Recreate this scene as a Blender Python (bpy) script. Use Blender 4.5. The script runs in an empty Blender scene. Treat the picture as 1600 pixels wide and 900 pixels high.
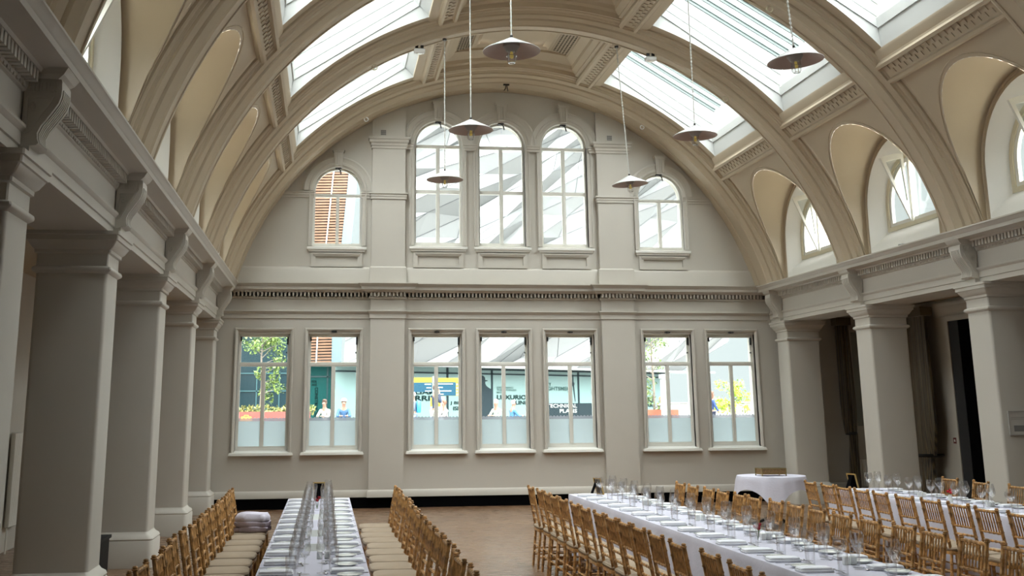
import bpy, math, random
from mathutils import Vector, Matrix
from mathutils.geometry import tessellate_polygon
random.seed(7)
C = bpy.context.scene.collection
sc = bpy.context.scene
PI = math.pi
R_ = math.radians

# ------------------------------------------------------------------ camera, sky, exposure
F_PX, CX, CY = 1716.489, 733.687, 255.033
YAW, PITCH, ROLL = 0.128, 0.2206, -0.0066
CAM = Vector((-3.474, -21.830, 1.846))
cam = bpy.data.cameras.new('camera'); co = bpy.data.objects.new('camera', cam); C.objects.link(co); sc.camera = co
cam.sensor_width = 36; cam.lens = F_PX*36/1600
cam.shift_x = (800-CX)/1600; cam.shift_y = (CY-450)/1600
cam.clip_start = .1; cam.clip_end = 400
def _cam():
    c, s = math.cos(YAW), math.sin(YAW)
    fw = Vector((s, c, 0)); ri = Vector((c, -s, 0)); up = Vector((0, 0, 1))
    cp, sp = math.cos(PITCH), math.sin(PITCH)
    f2 = fw*cp+up*sp; u2 = up*cp-fw*sp
    cr, sr = math.cos(ROLL), math.sin(ROLL)
    r3 = ri*cr+u2*sr; u3 = u2*cr-ri*sr
    m = Matrix((r3, u3, -f2)).transposed().to_4x4(); m.translation = CAM
    co.matrix_world = m
_cam()

w = bpy.data.worlds.new('overcast sky'); sc.world = w; w.use_nodes = True
nt = w.node_tree; nt.nodes.clear()
wo = nt.nodes.new('ShaderNodeOutputWorld'); bg = nt.nodes.new('ShaderNodeBackground')
tc = nt.nodes.new('ShaderNodeTexCoord'); sx = nt.nodes.new('ShaderNodeSeparateXYZ'); rp = nt.nodes.new('ShaderNodeValToRGB')
# overcast sky, brighter overhead and towards the side the hall looks away from
dt = nt.nodes.new('ShaderNodeVectorMath'); dt.operation = 'DOT_PRODUCT'; dt.inputs[1].default_value = (0, -.27, .82)
nt.links.new(tc.outputs['Generated'], dt.inputs[0]); nt.links.new(dt.outputs['Value'], rp.inputs[0])
nt.links.new(rp.outputs[0], bg.inputs[0]); nt.links.new(bg.outputs[0], wo.inputs[0])
e = rp.color_ramp.elements
e[0].position = 0.0; e[0].color = (.0315, .035, .035, 1)
e[1].position = .75; e[1].color = (1, 1, .985, 1)
k = e.new(.25); k.color = (.055, .06, .061, 1)
bg.inputs[1].default_value = 30.0
sc.view_settings.view_transform = 'Standard'; sc.view_settings.look = 'None'
sc.view_settings.gamma = 1; sc.view_settings.use_curve_mapping = False
sc.view_settings.exposure = 0.0
try:
    sc.cycles.use_denoising = True; sc.cycles.denoiser = 'OPENIMAGEDENOISE'
    sc.cycles.max_bounces = 12; sc.cycles.diffuse_bounces = 8; sc.cycles.transparent_max_bounces = 24
    sc.cycles.caustics_reflective = False; sc.cycles.caustics_refractive = False
    sc.cycles.sample_clamp_indirect = 6
except Exception: pass

# ------------------------------------------------------------------ helpers
FZ = .035            # floor level
OG = .85             # ground level of the square outside
class MB:
    def __init__(s): s.v = []; s.f = []
    def add(s, vs, fs):
        b = len(s.v); s.v += [tuple(p) for p in vs]; s.f += [[i+b for i in f] for f in fs]; return s
    def box(s, x0, x1, y0, y1, z0, z1):
        return s.add([(x0,y0,z0),(x1,y0,z0),(x1,y1,z0),(x0,y1,z0),(x0,y0,z1),(x1,y0,z1),(x1,y1,z1),(x0,y1,z1)],
              [[0,3,2,1],[4,5,6,7],[0,1,5,4],[1,2,6,5],[2,3,7,6],[3,0,4,7]])
    def rbox(s, cx, cy, z0, z1, a, b, rot=0, bev=.01):
        ls = []
        for (z, q) in ((z0, bev), (z0+bev, 0), (z1-bev, 0), (z1, bev)):
            ls.append([(cx+math.cos(rot)*x-math.sin(rot)*y, cy+math.sin(rot)*x+math.cos(rot)*y, z) for x, y in rrect(a-q, b-q, max(bev, .003), 2)])
        return s.loft(ls, True, True)
    def loft(s, loops, c0=False, c1=False, closed=True):
        n = len(loops[0]); b = len(s.v)
        for l in loops: s.v += [tuple(p) for p in l]
        for i in range(len(loops)-1):
            for j in range(n if closed else n-1):
                k = (j+1) % n
                s.f.append([b+i*n+j, b+i*n+k, b+(i+1)*n+k, b+(i+1)*n+j])
        if c0: s.f.append([b+j for j in range(n)][::-1])
        if c1: s.f.append([b+(len(loops)-1)*n+j for j in range(n)])
        return s
    def lathe(s, prof, n=16, o=(0,0,0), c0=False, c1=False):
        return s.loft([[(o[0]+r*math.cos(2*PI*k/n), o[1]+r*math.sin(2*PI*k/n), o[2]+z) for k in range(n)] for r, z in prof], c0, c1)
    def tube(s, pts, r, n=8, cap=True):
        pts = [Vector(p) for p in pts]
        rs = r if isinstance(r, (list, tuple)) else [r]*len(pts)
        loops = []; ref = None
        for i, p in enumerate(pts):
            d = (pts[min(i+1, len(pts)-1)]-pts[max(i-1, 0)]).normalized()
            if ref is None or abs(ref.dot(d)) > .95:
                ref = Vector((0,0,1)) if abs(d.z) < .9 else Vector((1,0,0))
            u = d.cross(ref).normalized(); vv = u.cross(d); ref = vv
            loops.append([p+(u*math.cos(2*PI*k/n)+vv*math.sin(2*PI*k/n))*rs[i] for k in range(n)])
        return s.loft(loops, cap, cap)
    def plate(s, loops, w0, w1, fn):
        """loops: outer then holes as (u,v); extruded w0..w1; fn(u,v,w)->xyz"""
        flat = [p for l in loops for p in l]
        tris = tessellate_polygon([[Vector((p[0], p[1], 0)) for p in l] for l in loops])
        n = len(flat); b = len(s.v)
        s.v += [tuple(fn(p[0], p[1], w0)) for p in flat]+[tuple(fn(p[0], p[1], w1)) for p in flat]
        for t in tris: s.f.append([b+t[0], b+t[1], b+t[2]]); s.f.append([b+n+t[2], b+n+t[1], b+n+t[0]])
        o = 0
        for l in loops:
            m = len(l)
            for j in range(m):
                k = (j+1) % m; s.f.append([b+o+j, b+o+k, b+n+o+k, b+n+o+j])
            o += m
        return s
    def mesh(s, name):
        m = bpy.data.meshes.new(name); m.from_pydata(s.v, [], s.f); m.validate(); m.update(); return m
    def build(s, name, mat, parent=None, smooth=True, ang=35, **kw):
        m = s.mesh(name)
        if mat: m.materials.append(mat)
        o = bpy.data.objects.new(name, m); C.objects.link(o)
        import bmesh
        bm = bmesh.new(); bm.from_mesh(m); bmesh.ops.recalc_face_normals(bm, faces=bm.faces); bm.to_mesh(m); bm.free()
        if smooth:
            m.shade_smooth(); m.set_sharp_from_angle(angle=R_(ang))
        if parent: o.parent = parent
        for a, b in kw.items(): o[a] = b
        return o
def rrect(a, b, r, seg=3):
    pts = []
    for (cx, cy, a0) in ((a-r, b-r, 0), (-a+r, b-r, 90), (-a+r, -b+r, 180), (a-r, -b+r, 270)):
        for i in range(seg+1):
            t = R_(a0+90*i/seg); pts.append((cx+r*math.cos(t), cy+r*math.sin(t)))
    return pts
def thing(name, label, cat, loc=(0,0,0), rz=0, group=None, kind=None):
    o = bpy.data.objects.new(name, None); C.objects.link(o); o.location = loc; o.rotation_euler = (0,0,rz)
    o['label'] = label; o['category'] = cat
    if group: o['group'] = group
    if kind: o['kind'] = kind
    return o
def tag(o, label, cat, group=None, kind=None):
    o['label'] = label; o['category'] = cat
    if group: o['group'] = group
    if kind: o['kind'] = kind
    return o
def copy_tree(o, parent=None):
    c = o.copy(); C.objects.link(c)
    if parent: c.parent = parent
    for ch in o.children: copy_tree(ch, c)
    return c
def place(proto, used, loc, rz, label, group):
    """first use moves the prototype itself, then copies"""
    o = proto if not used.get(proto.name) else copy_tree(proto)
    used[proto.name] = True
    o.location = loc; o.rotation_euler = (0, 0, rz); o['label'] = label; o['group'] = group
    return o
ORD = ['first','second','third','fourth','fifth','sixth','seventh','eighth','ninth','tenth','eleventh','twelfth','thirteenth','fourteenth','fifteenth','sixteenth','seventeenth','eighteenth']

# ------------------------------------------------------------------ materials
def mat(name, col, rough=.6, metal=0, noise=0, nscale=8, bump=0, bscale=60, sheen=0, spec=.5, emit=None):
    m = bpy.data.materials.new(name); m.use_nodes = True; n = m.node_tree; p = n.nodes['Principled BSDF']
    p.inputs['Base Color'].default_value = (*col, 1); p.inputs['Roughness'].default_value = rough; p.inputs['Metallic'].default_value = metal
    p.inputs['Specular IOR Level'].default_value = spec
    if sheen: p.inputs['Sheen Weight'].default_value = sheen
    t = n.nodes.new('ShaderNodeTexCoord')
    if noise:
        x = n.nodes.new('ShaderNodeTexNoise'); x.inputs['Scale'].default_value = nscale; x.inputs['Detail'].default_value = 4
        r = n.nodes.new('ShaderNodeValToRGB'); n.links.new(t.outputs['Object'], x.inputs['Vector']); n.links.new(x.outputs[0], r.inputs[0])
        r.color_ramp.elements[0].position = .3; r.color_ramp.elements[1].position = .7
        r.color_ramp.elements[0].color = (*[c*(1-noise) for c in col], 1); r.color_ramp.elements[1].color = (*[min(1, c*(1+noise)) for c in col], 1)
        n.links.new(r.outputs[0], p.inputs['Base Color'])
    if bump:
        x = n.nodes.new('ShaderNodeTexNoise'); x.inputs['Scale'].default_value = bscale; b = n.nodes.new('ShaderNodeBump'); b.inputs['Strength'].default_value = bump; b.inputs['Distance'].default_value = .01
        n.links.new(t.outputs['Object'], x.inputs['Vector']); n.links.new(x.outputs[0], b.inputs['Height']); n.links.new(b.outputs[0], p.inputs['Normal'])
    if emit:
        p.inputs['Emission Color'].default_value = (*emit[0], 1); p.inputs['Emission Strength'].default_value = emit[1]
    return m
def glass_mat(name, tint=(1,1,1), refl=.06, edge=.6, haze=0, hazecol=(.9,.92,.9)):
    m = bpy.data.materials.new(name); m.use_nodes = True; n = m.node_tree; n.nodes.clear()
    o = n.nodes.new('ShaderNodeOutputMaterial'); t = n.nodes.new('ShaderNodeBsdfTransparent'); g = n.nodes.new('ShaderNodeBsdfGlossy')
    lw = n.nodes.new('ShaderNodeLayerWeight'); lw.inputs[0].default_value = .35; mx = n.nodes.new('ShaderNodeMixShader'); mr = n.nodes.new('ShaderNodeMapRange')
    t.inputs[0].default_value = (*tint, 1); g.inputs['Roughness'].default_value = .03
    mr.inputs['To Min'].default_value = refl; mr.inputs['To Max'].default_value = edge
    n.links.new(lw.outputs['Facing'], mr.inputs['Value']); n.links.new(mr.outputs[0], mx.inputs[0])
    n.links.new(t.outputs[0], mx.inputs[1]); n.links.new(g.outputs[0], mx.inputs[2])
    if haze:
        d = n.nodes.new('ShaderNodeBsdfTranslucent'); d.inputs[0].default_value = (*hazecol, 1)
        dd = n.nodes.new('ShaderNodeBsdfDiffuse'); dd.inputs[0].default_value = (*hazecol, 1)
        a = n.nodes.new('ShaderNodeMixShader'); a.inputs[0].default_value = .3; m2 = n.nodes.new('ShaderNodeMixShader'); m2.inputs[0].default_value = haze
        n.links.new(d.outputs[0], a.inputs[1]); n.links.new(dd.outputs[0], a.inputs[2])
        n.links.new(mx.outputs[0], m2.inputs[1]); n.links.new(a.outputs[0], m2.inputs[2]); n.links.new(m2.outputs[0], o.inputs[0])
    else: n.links.new(mx.outputs[0], o.inputs[0])
    return m
PAINT = mat('cream plaster paint', (.535, .512, .462), .55, noise=.015, nscale=2)
VAULT = mat('cream vault paint', (.52, .44, .325), .6)
WHITE = mat('white reveal paint', (.80, .80, .76), .5)
JOIN = mat('window joinery paint', (.74, .74, .69), .4)
OLIVE = mat('aged cream casement paint', (.62, .57, .42), .45)
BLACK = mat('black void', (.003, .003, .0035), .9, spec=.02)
DARK = mat('dark metal', (.03, .03, .03), .4, .6)
ENAMEL = mat('white enamel', (.78, .79, .80), .25)
BROWN = mat('floor reflection brown underside', (.42, .33, .29), .5, noise=.05)  # lampshade underside: shade and brown floor reflection painted into the colour
GREY = mat('grey plastic', (.35, .34, .32), .5)
PORC = mat('white porcelain', (.80, .83, .80), .15)
STEEL = mat('polished steel', (.55, .56, .58), .18, 1)
LINEN = mat('white table linen', (.78, .80, .86), .85, bump=.25, bscale=90)
CLOTH = mat('white cotton tablecloth', (.57, .57, .67), .9, noise=.03, nscale=4, bump=.2, bscale=40)
CUSH = mat('taupe seat fabric', (.33, .26, .185), .75, noise=.04, bump=.1, bscale=200)
GOLD = mat('antique gold frame', (.50, .34, .12), .35, .5)
GLASS = glass_mat('window glass', (.96, .985, .98), .035, .4)
SKYG = glass_mat('skylight glass', (.93, .98, .97), .05, .4, .35, (.90, .94, .94))
TABG = glass_mat('drinking glass', (.99, .992, .995), .045, .38)
FILM = glass_mat('frosted window film', (1, 1, 1), .02, .05, 1.0, (.60, .66, .68))
LACE = glass_mat('scalloped film border', (.9, .9, .93), .02, .05, .6, (.36, .38, .41))
def bamboo():
    m = mat('varnished bamboo wood', (.40, .215, .075), .32, noise=.5, nscale=28); return m
BAMB = bamboo()
def curtain_mat():
    m = mat('striped bronze silk', (.1, .07, .03), .4, sheen=.3); n = m.node_tree; p = n.nodes['Principled BSDF']
    t = n.nodes.new('ShaderNodeTexCoord'); wv = n.nodes.new('ShaderNodeTexWave'); wv.inputs['Scale'].default_value = 9; wv.bands_direction = 'X'
    r = n.nodes.new('ShaderNodeValToRGB'); r.color_ramp.elements[0].color = (.018, .011, .008, 1); r.color_ramp.elements[1].color = (.12, .085, .035, 1)
    n.links.new(t.outputs['UV'], wv.inputs[0]); n.links.new(t.outputs['Object'], wv.inputs[0]); n.links.new(wv.outputs[0], r.inputs[0]); n.links.new(r.outputs[0], p.inputs['Base Color']); return m
CURT = curtain_mat()
def floor_mat():
    m = mat('dark polished wood floor', (.1, .055, .03), .22); n = m.node_tree; p = n.nodes['Principled BSDF']
    t = n.nodes.new('ShaderNodeTexCoord'); mp = n.nodes.new('ShaderNodeMapping'); mp.inputs['Rotation'].default_value = (0, 0, R_(38))
    b = n.nodes.new('ShaderNodeTexBrick'); b.inputs['Scale'].default_value = 1.0; b.inputs['Brick Width'].default_value = 1.2; b.inputs['Row Height'].default_value = .6
    b.inputs['Mortar Size'].default_value = .004; b.inputs['Color1'].default_value = (.20, .122, .07, 1); b.inputs['Color2'].default_value = (.155, .09, .05, 1); b.inputs['Mortar'].default_value = (.03, .015, .01, 1)
    x = n.nodes.new('ShaderNodeTexNoise'); x.inputs['Scale'].default_value = 3; x.inputs['Detail'].default_value = 6
    mpp = n.nodes.new('ShaderNodeMapping'); mpp.inputs['Scale'].default_value = (1, 12, 1); mpp.inputs['Rotation'].default_value = (0, 0, R_(38))
    mx = n.nodes.new('ShaderNodeMixRGB'); mx.blend_type = 'MULTIPLY'; mx.inputs[0].default_value = .6
    n.links.new(t.outputs['Object'], mp.inputs[0]); n.links.new(mp.outputs[0], b.inputs[0]); n.links.new(t.outputs['Object'], mpp.inputs[0]); n.links.new(mpp.outputs[0], x.inputs[0])
    r = n.nodes.new('ShaderNodeValToRGB'); r.color_ramp.elements[0].color = (.55, .5, .5, 1); r.color_ramp.elements[1].color = (1.4, 1.35, 1.3, 1)
    n.links.new(x.outputs[0], r.inputs[0]); n.links.new(b.outputs[0], mx.inputs[1]); n.links.new(r.outputs[0], mx.inputs[2]); n.links.new(mx.outputs[0], p.inputs['Base Color'])
    r2 = n.nodes.new('ShaderNodeMapRange'); r2.inputs['To Min'].default_value = .16; r2.inputs['To Max'].default_value = .4
    n.links.new(x.outputs[0], r2.inputs[0]); n.links.new(r2.outputs[0], p.inputs['Roughness']); return m
FLOOR = floor_mat()
ID = lambda u, v, w: (u, w, v)       # plate in the XZ plane, w = Y

# ------------------------------------------------------------------ dimensions of the hall
HW = 5.57            # face of the arcade
PITCHY = 3.415       # bay length
RIBY = [-.53-PITCHY*k for k in range(8)]
RV, RS, CZ = 5.71, 5.475, 2.85       # vault radius, rib soffit radius, centre height
YB = -22.6           # behind the camera
XA = 7.7             # aisle wall
def arc_pts(cx, cz, r, a0, a1, n): return [(cx+r*math.cos(R_(a0+(a1-a0)*i/n)), cz+r*math.sin(R_(a0+(a1-a0)*i/n))) for i in range(n+1)]

# floor, aisles, outer walls
tag(MB().box(-XA-.3, XA+.3, YB-.3, .4, -.2, FZ).build('floor', FLOOR, smooth=False), 'dark polished wooden floor of the hall under the tables', 'floor', kind='structure')
for s, nm in ((-1, 'left'), (1, 'right')):
    tag(MB().box(*sorted((s*XA, s*(XA+.3))), YB, .4, FZ, 4.0).build('wall_'+nm, PAINT, smooth=False), f'plain cream aisle wall behind the {nm} row of pillars', 'wall', kind='structure')
    tag(MB().box(*sorted((s*(HW+.6), s*(XA+.3))), YB, .4, 3.75, 3.9).build('ceiling', VAULT, smooth=False), f'flat cream ceiling over the {nm} aisle', 'ceiling', kind='structure')
tag(MB().box(-XA-.3, XA+.3, YB-.3, YB, FZ, 9.2).build('wall_back', PAINT, smooth=False), 'cream wall behind the viewpoint', 'wall', kind='structure')

# ------------------------------------------------------------------ end wall with its windows
LOWC = [-4.69, -3.353, -1.342, 0, 1.342, 3.353, 4.69]
UPC = [(-3.335, 5.09, 6.15, .445), (-1.31, 5.12, 7.165, .445), (0, 5.12, 7.165, .445), (1.31, 5.12, 7.165, .445), (3.335, 5.09, 6.15, .445)]
def rect(x0, x1, z0, z1): return [(x0, z0), (x1, z0), (x1, z1), (x0, z1)]
def archl(c, h, z0, zs, n=20): return [(c-h, z0), (c+h, z0)]+arc_pts(c, zs, h, 0, 180, n)
holes = [rect(c-.5, c+.5, 1.09, 3.31) for c in LOWC]+[archl(c, h+.04, z0-.05, zs) for c, z0, zs, h in UPC]
mb = MB(); mb.plate([rect(-XA-.3, XA+.3, FZ, 9.3)]+holes, 0, .38, ID)
tag(mb.build('wall_end', PAINT, smooth=False), 'tall cream end wall pierced by rows of windows', 'wall', kind='structure')

def sweep_x(mb, prof, x0, x1, y0=0, m0=False, m1=False):
    """prof: (projection, z). face towards -Y from plane y0"""
    mb.loft([[(x, y0-p, z) for p, z in prof] for x in (x0, x1)], True, True); return mb
def moulded_box(mb, prof, x0, x1, y0, d0):
    """a break-forward: profile runs round three sides of a block x0..x1 standing d0 in front of y0"""
    L = []
    for p, z in prof: L.append([(x0-p, y0+.01, z), (x0-p, y0-d0-p, z), (x1+p, y0-d0-p, z), (x1+p, y0+.01, z)])
    mb.loft(L, True, True, True); return mb
CORN = [(-.01,3.985),(.03,3.985),(.035,4.01),(.035,4.025),(.0,4.028),(.0,4.108),(.11,4.11),(.12,4.125),(.17,4.15),(.19,4.155),(.19,4.205),(.205,4.215),(.22,4.245),(.25,4.265),(.25,4.285),(0,4.30)]
ARCH = [(0,3.60),(.02,3.605),(.02,3.69),(.035,3.70),(.05,3.73),(.065,3.735),(.065,3.755),(0,3.765)]
def dentils_x(mb, x0, x1, y, n=None):
    n = int((x1-x0)/.073)
    for i in range(n):
        x = x0+(x1-x0)*(i+.5)/n; mb.box(x-.018, x+.018, y-.095, y+.01, 4.028, 4.107)
mb = MB()
sweep_x(mb, CORN, -5.5, 5.5); sweep_x(mb, ARCH, -5.5, 5.5)
segs = [(-5.4, -2.70), (-1.93, 1.93), (2.70, 5.4)]
for a, b in segs: dentils_x(mb, a, b, -.0)
for a, b in ((-2.655, -1.985), (1.985, 2.655)):
    moulded_box(mb, CORN, a, b, 0, .11); moulded_box(mb, ARCH, a, b, 0, .10)
    for i in range(10):
        x = a-.03+(b-a+.06)*(i+.5)/10; mb.box(x-.018, x+.018, -.11-.095, -.11+.01, 4.028, 4.107)
tag(mb.build('trim_1', PAINT), 'dentilled cornice crossing the end wall above the lower windows', 'cornice', kind='structure')

for i, (a, b) in enumerate(((-2.655, -1.985), (1.985, 2.655))):
    mb = MB(); mb.box(a, b, -.10, .01, FZ+.2, 4.0)
    mb.box(a, b, -.10, .01, 4.28, 9.0 if False else 7.9)
    moulded_box(mb, [(0,7.02),(.02,7.03),(.02,7.07),(.035,7.09),(.035,7.13),(.06,7.16),(.065,7.20),(.085,7.22),(.085,7.26),(0,7.28)], a, b, 0, .10)
    moulded_box(mb, [(0,5.98),(.02,5.985),(.02,6.03),(.03,6.04),(.03,6.08),(.05,6.09),(.05,6.12),(0,6.13)], a, b, 0, .10)
    moulded_box(mb, [(.03,4.28),(.03,4.60),(0,4.63)], a, b, 0, .10)
    tag(mb.build('pilaster', PAINT, smooth=False), f'flat cream pilaster rising the full height of the end wall, {"left" if i == 0 else "right"} of the centre windows', 'pilaster', kind='structure')
    v = thing('wall_vent', f'small square grey vent high on the {"left" if i == 0 else "right"} end-wall pilaster', 'vent', (.5*(a+b)+(-.12 if i == 0 else -.05), -.10, 7.36))
    MB().box(-.075, .075, -.006, .0, -.075, .075).build('vent_plate', PAINT, v, smooth=False)
    MB().box(-.052, .052, -.008, -.005, -.052, .052).build('vent_recess', DARK, v, smooth=False)
    mb = MB()
    for k in range(5): mb.box(-.05, .05, -.012, -.005, -.045+k*.02, -.033+k*.02)
    mb.build('vent_grille', GREY, v, smooth=False)
# plinth course, skirting
mb = MB(); sweep_x(mb, [(0,4.28),(.04,4.29),(.04,4.57),(.03,4.59),(0,4.62)], -5.5, 5.5)
tag(mb.build('trim_2', PAINT), 'plain plinth course just above the end wall cornice', 'trim', kind='structure')
mb = MB()
SK = [(0,FZ+.20),(.03,FZ+.20),(.03,.335),(.02,.35),(.012,.365),(0,.37)]
sweep_x(mb, SK, -XA, XA)
for a, b in ((-2.655, -1.985), (1.985, 2.655)): moulded_box(mb, SK, a, b, 0, .10)
tag(mb.build('baseboard_end', PAINT), 'pale moulded skirting board along the foot of the end wall', 'baseboard', kind='structure')
tag(MB().box(-5.6, 5.6, -.006, .01, FZ, FZ+.2).build('trim_3', BLACK, smooth=False), 'flat black strip painted as the dark recess below the end wall skirting board', 'trim', kind='structure')  # flush strip, the darkness of the recess is put into its black
# string courses beside the side arched windows
for s, nm in ((-1, 'left'), (1, 'right')):
    mb = MB(); pr_ = [(0,6.0),(.02,6.005),(.02,6.05),(.035,6.06),(.035,6.10),(.05,6.11),(.05,6.135),(0,6.14)]
    xs = (3.335+.47, 4.72)
    sweep_x(mb, pr_, *sorted((s*xs[0], s*xs[1]))); sweep_x(mb, pr_, *sorted((s*2.66, s*(3.335-.47))))
    tag(mb.build('trim_4' if s < 0 else 'trim_5', PAINT), f'moulded string course beside the {nm} small arched window', 'trim', kind='structure')
# imposts between the three tall arches
mb = MB()
for a, b in ((-1.31+.53, -.53), (.53, 1.31-.53), (-1.975, -1.31-.53), (1.31+.53, 1.975)):
    moulded_box(mb, [(0,7.03),(.012,7.035),(.012,7.08),(.025,7.09),(.025,7.13),(.04,7.14),(.04,7.17),(0,7.18)], a+.01, b-.01, 0, .045)
tag(mb.build('trim_6', PAINT), 'moulded imposts between the three tall arched windows', 'trim', kind='structure')

WL = ['leftmost lower window, tree and rust planter outside', 'second lower window from the left, two people outside', 'lower window with the yellow and blue signpost outside', 'middle lower window showing a dark hatted silhouette', 'lower window right of the middle, pair of compasses drawn outside', 'lower window with slender birch tree outside', 'rightmost lower window with yellow-green bush outside']
wn = 0
def latch(parent, x, z, y=-.02):
    mb = MB(); mb.box(x-.05, x+.05, y-.03, y+.02, z-.012, z+.012); mb.lathe([(.0,-.02),(.03,-.015),(.03,.012),(0,.02)], 8, (x-.01, y-.01, z)); mb.tube([(x, y-.02, z), (x+.05, y-.05, z+.004)], .008, 6)
    return mb.build('latch', DARK, parent)
for i, c in enumerate(LOWC):
    wn += 1
    W = thing(f'window_{wn}', WL[i], 'window', (c, 0, 0), kind='structure')
    # architrave, splayed in towards the sash
    mb = MB()
    prof = [(.565, .035), (.555, .05), (.535, .05), (.525, .035), (.50, .02), (.50, -.10)]
    L = []
    for h, p in prof: L.append([(-h, -p, 1.06), (-h, -p, 2.84+h+.012), (h, -p, 2.84+h+.012), (h, -p, 1.06)])
    mb.loft(L, False, False, False); mb.build('architrave', PAINT, W)
    mb = MB(); mb.box(-.60, .60, -.09, .05, 1.02, 1.045); mb.box(-.59, .59, -.075, .05, 1.045, 1.07)
    mb.loft([[(-.58,-.07,1.07),(.58,-.07,1.07)],[(-.5,.08,1.11),(.5,.08,1.11)]], closed=False); mb.build('sill', WHITE, W, smooth=False)
    mb = MB(); mb.plate([rect(-.51, .51, 1.08, 3.33), rect(-.47, .47, 1.15, 3.285)], .07, .16, ID)
    mb.plate([rect(-.475, .475, 1.145, 2.735), rect(-.44, -.038, 1.19, 2.685), rect(.038, .44, 1.19, 2.685)], .085, .125, ID)
    mb.plate([rect(-.475, .475, 2.69, 3.29), rect(-.44, .44, 2.765, 3.25)], .11, .15, ID)
    mb.box(-.028, .028, .07, .09, 1.19, 2.685)
    mb.box(-.475, .475, .075, .13, 2.70, 2.75)
    SF = mb.build('sash_frame', JOIN, W, smooth=False)
    MB().box(-.445, .445, .128, .134, 2.76, 3.255).build('glass_pane', GLASS, SF, smooth=False)
    MB().box(-.445, -.034, .103, .108, 1.185, 2.69).build('glass_pane', GLASS, SF, smooth=False)
    MB().box(.034, .445, .103, .108, 1.185, 2.69).build('glass_pane', GLASS, SF, smooth=False)
    for a, b in ((-.44, -.038), (.038, .44)):
        MB().box(a, b, .097, .0985, 1.19, 1.655).build('window_film', FILM, SF, smooth=False)
        n = 6; pts = [(a, 1.655), (b, 1.655)]
        for k in range(n*4+1):
            x = b+(a-b)*k/(n*4); pts.append((x, 1.70+.025*abs(math.sin(PI*k/4))))
        MB().plate([pts], .0965, .098, ID).build('film_border', LACE, SF, smooth=False)
    if i != 0: latch(W, .0, 3.345)
    mb = MB(); mb.box(-.455, -.43, .06, .11, 3.17, 3.25); mb.box(.43, .455, .06, .11, 3.10, 3.25); mb.box(.42, .44, .055, .1, 2.93, 2.96)
    mb.build('sash_fittings', DARK, SF, smooth=False)

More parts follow.
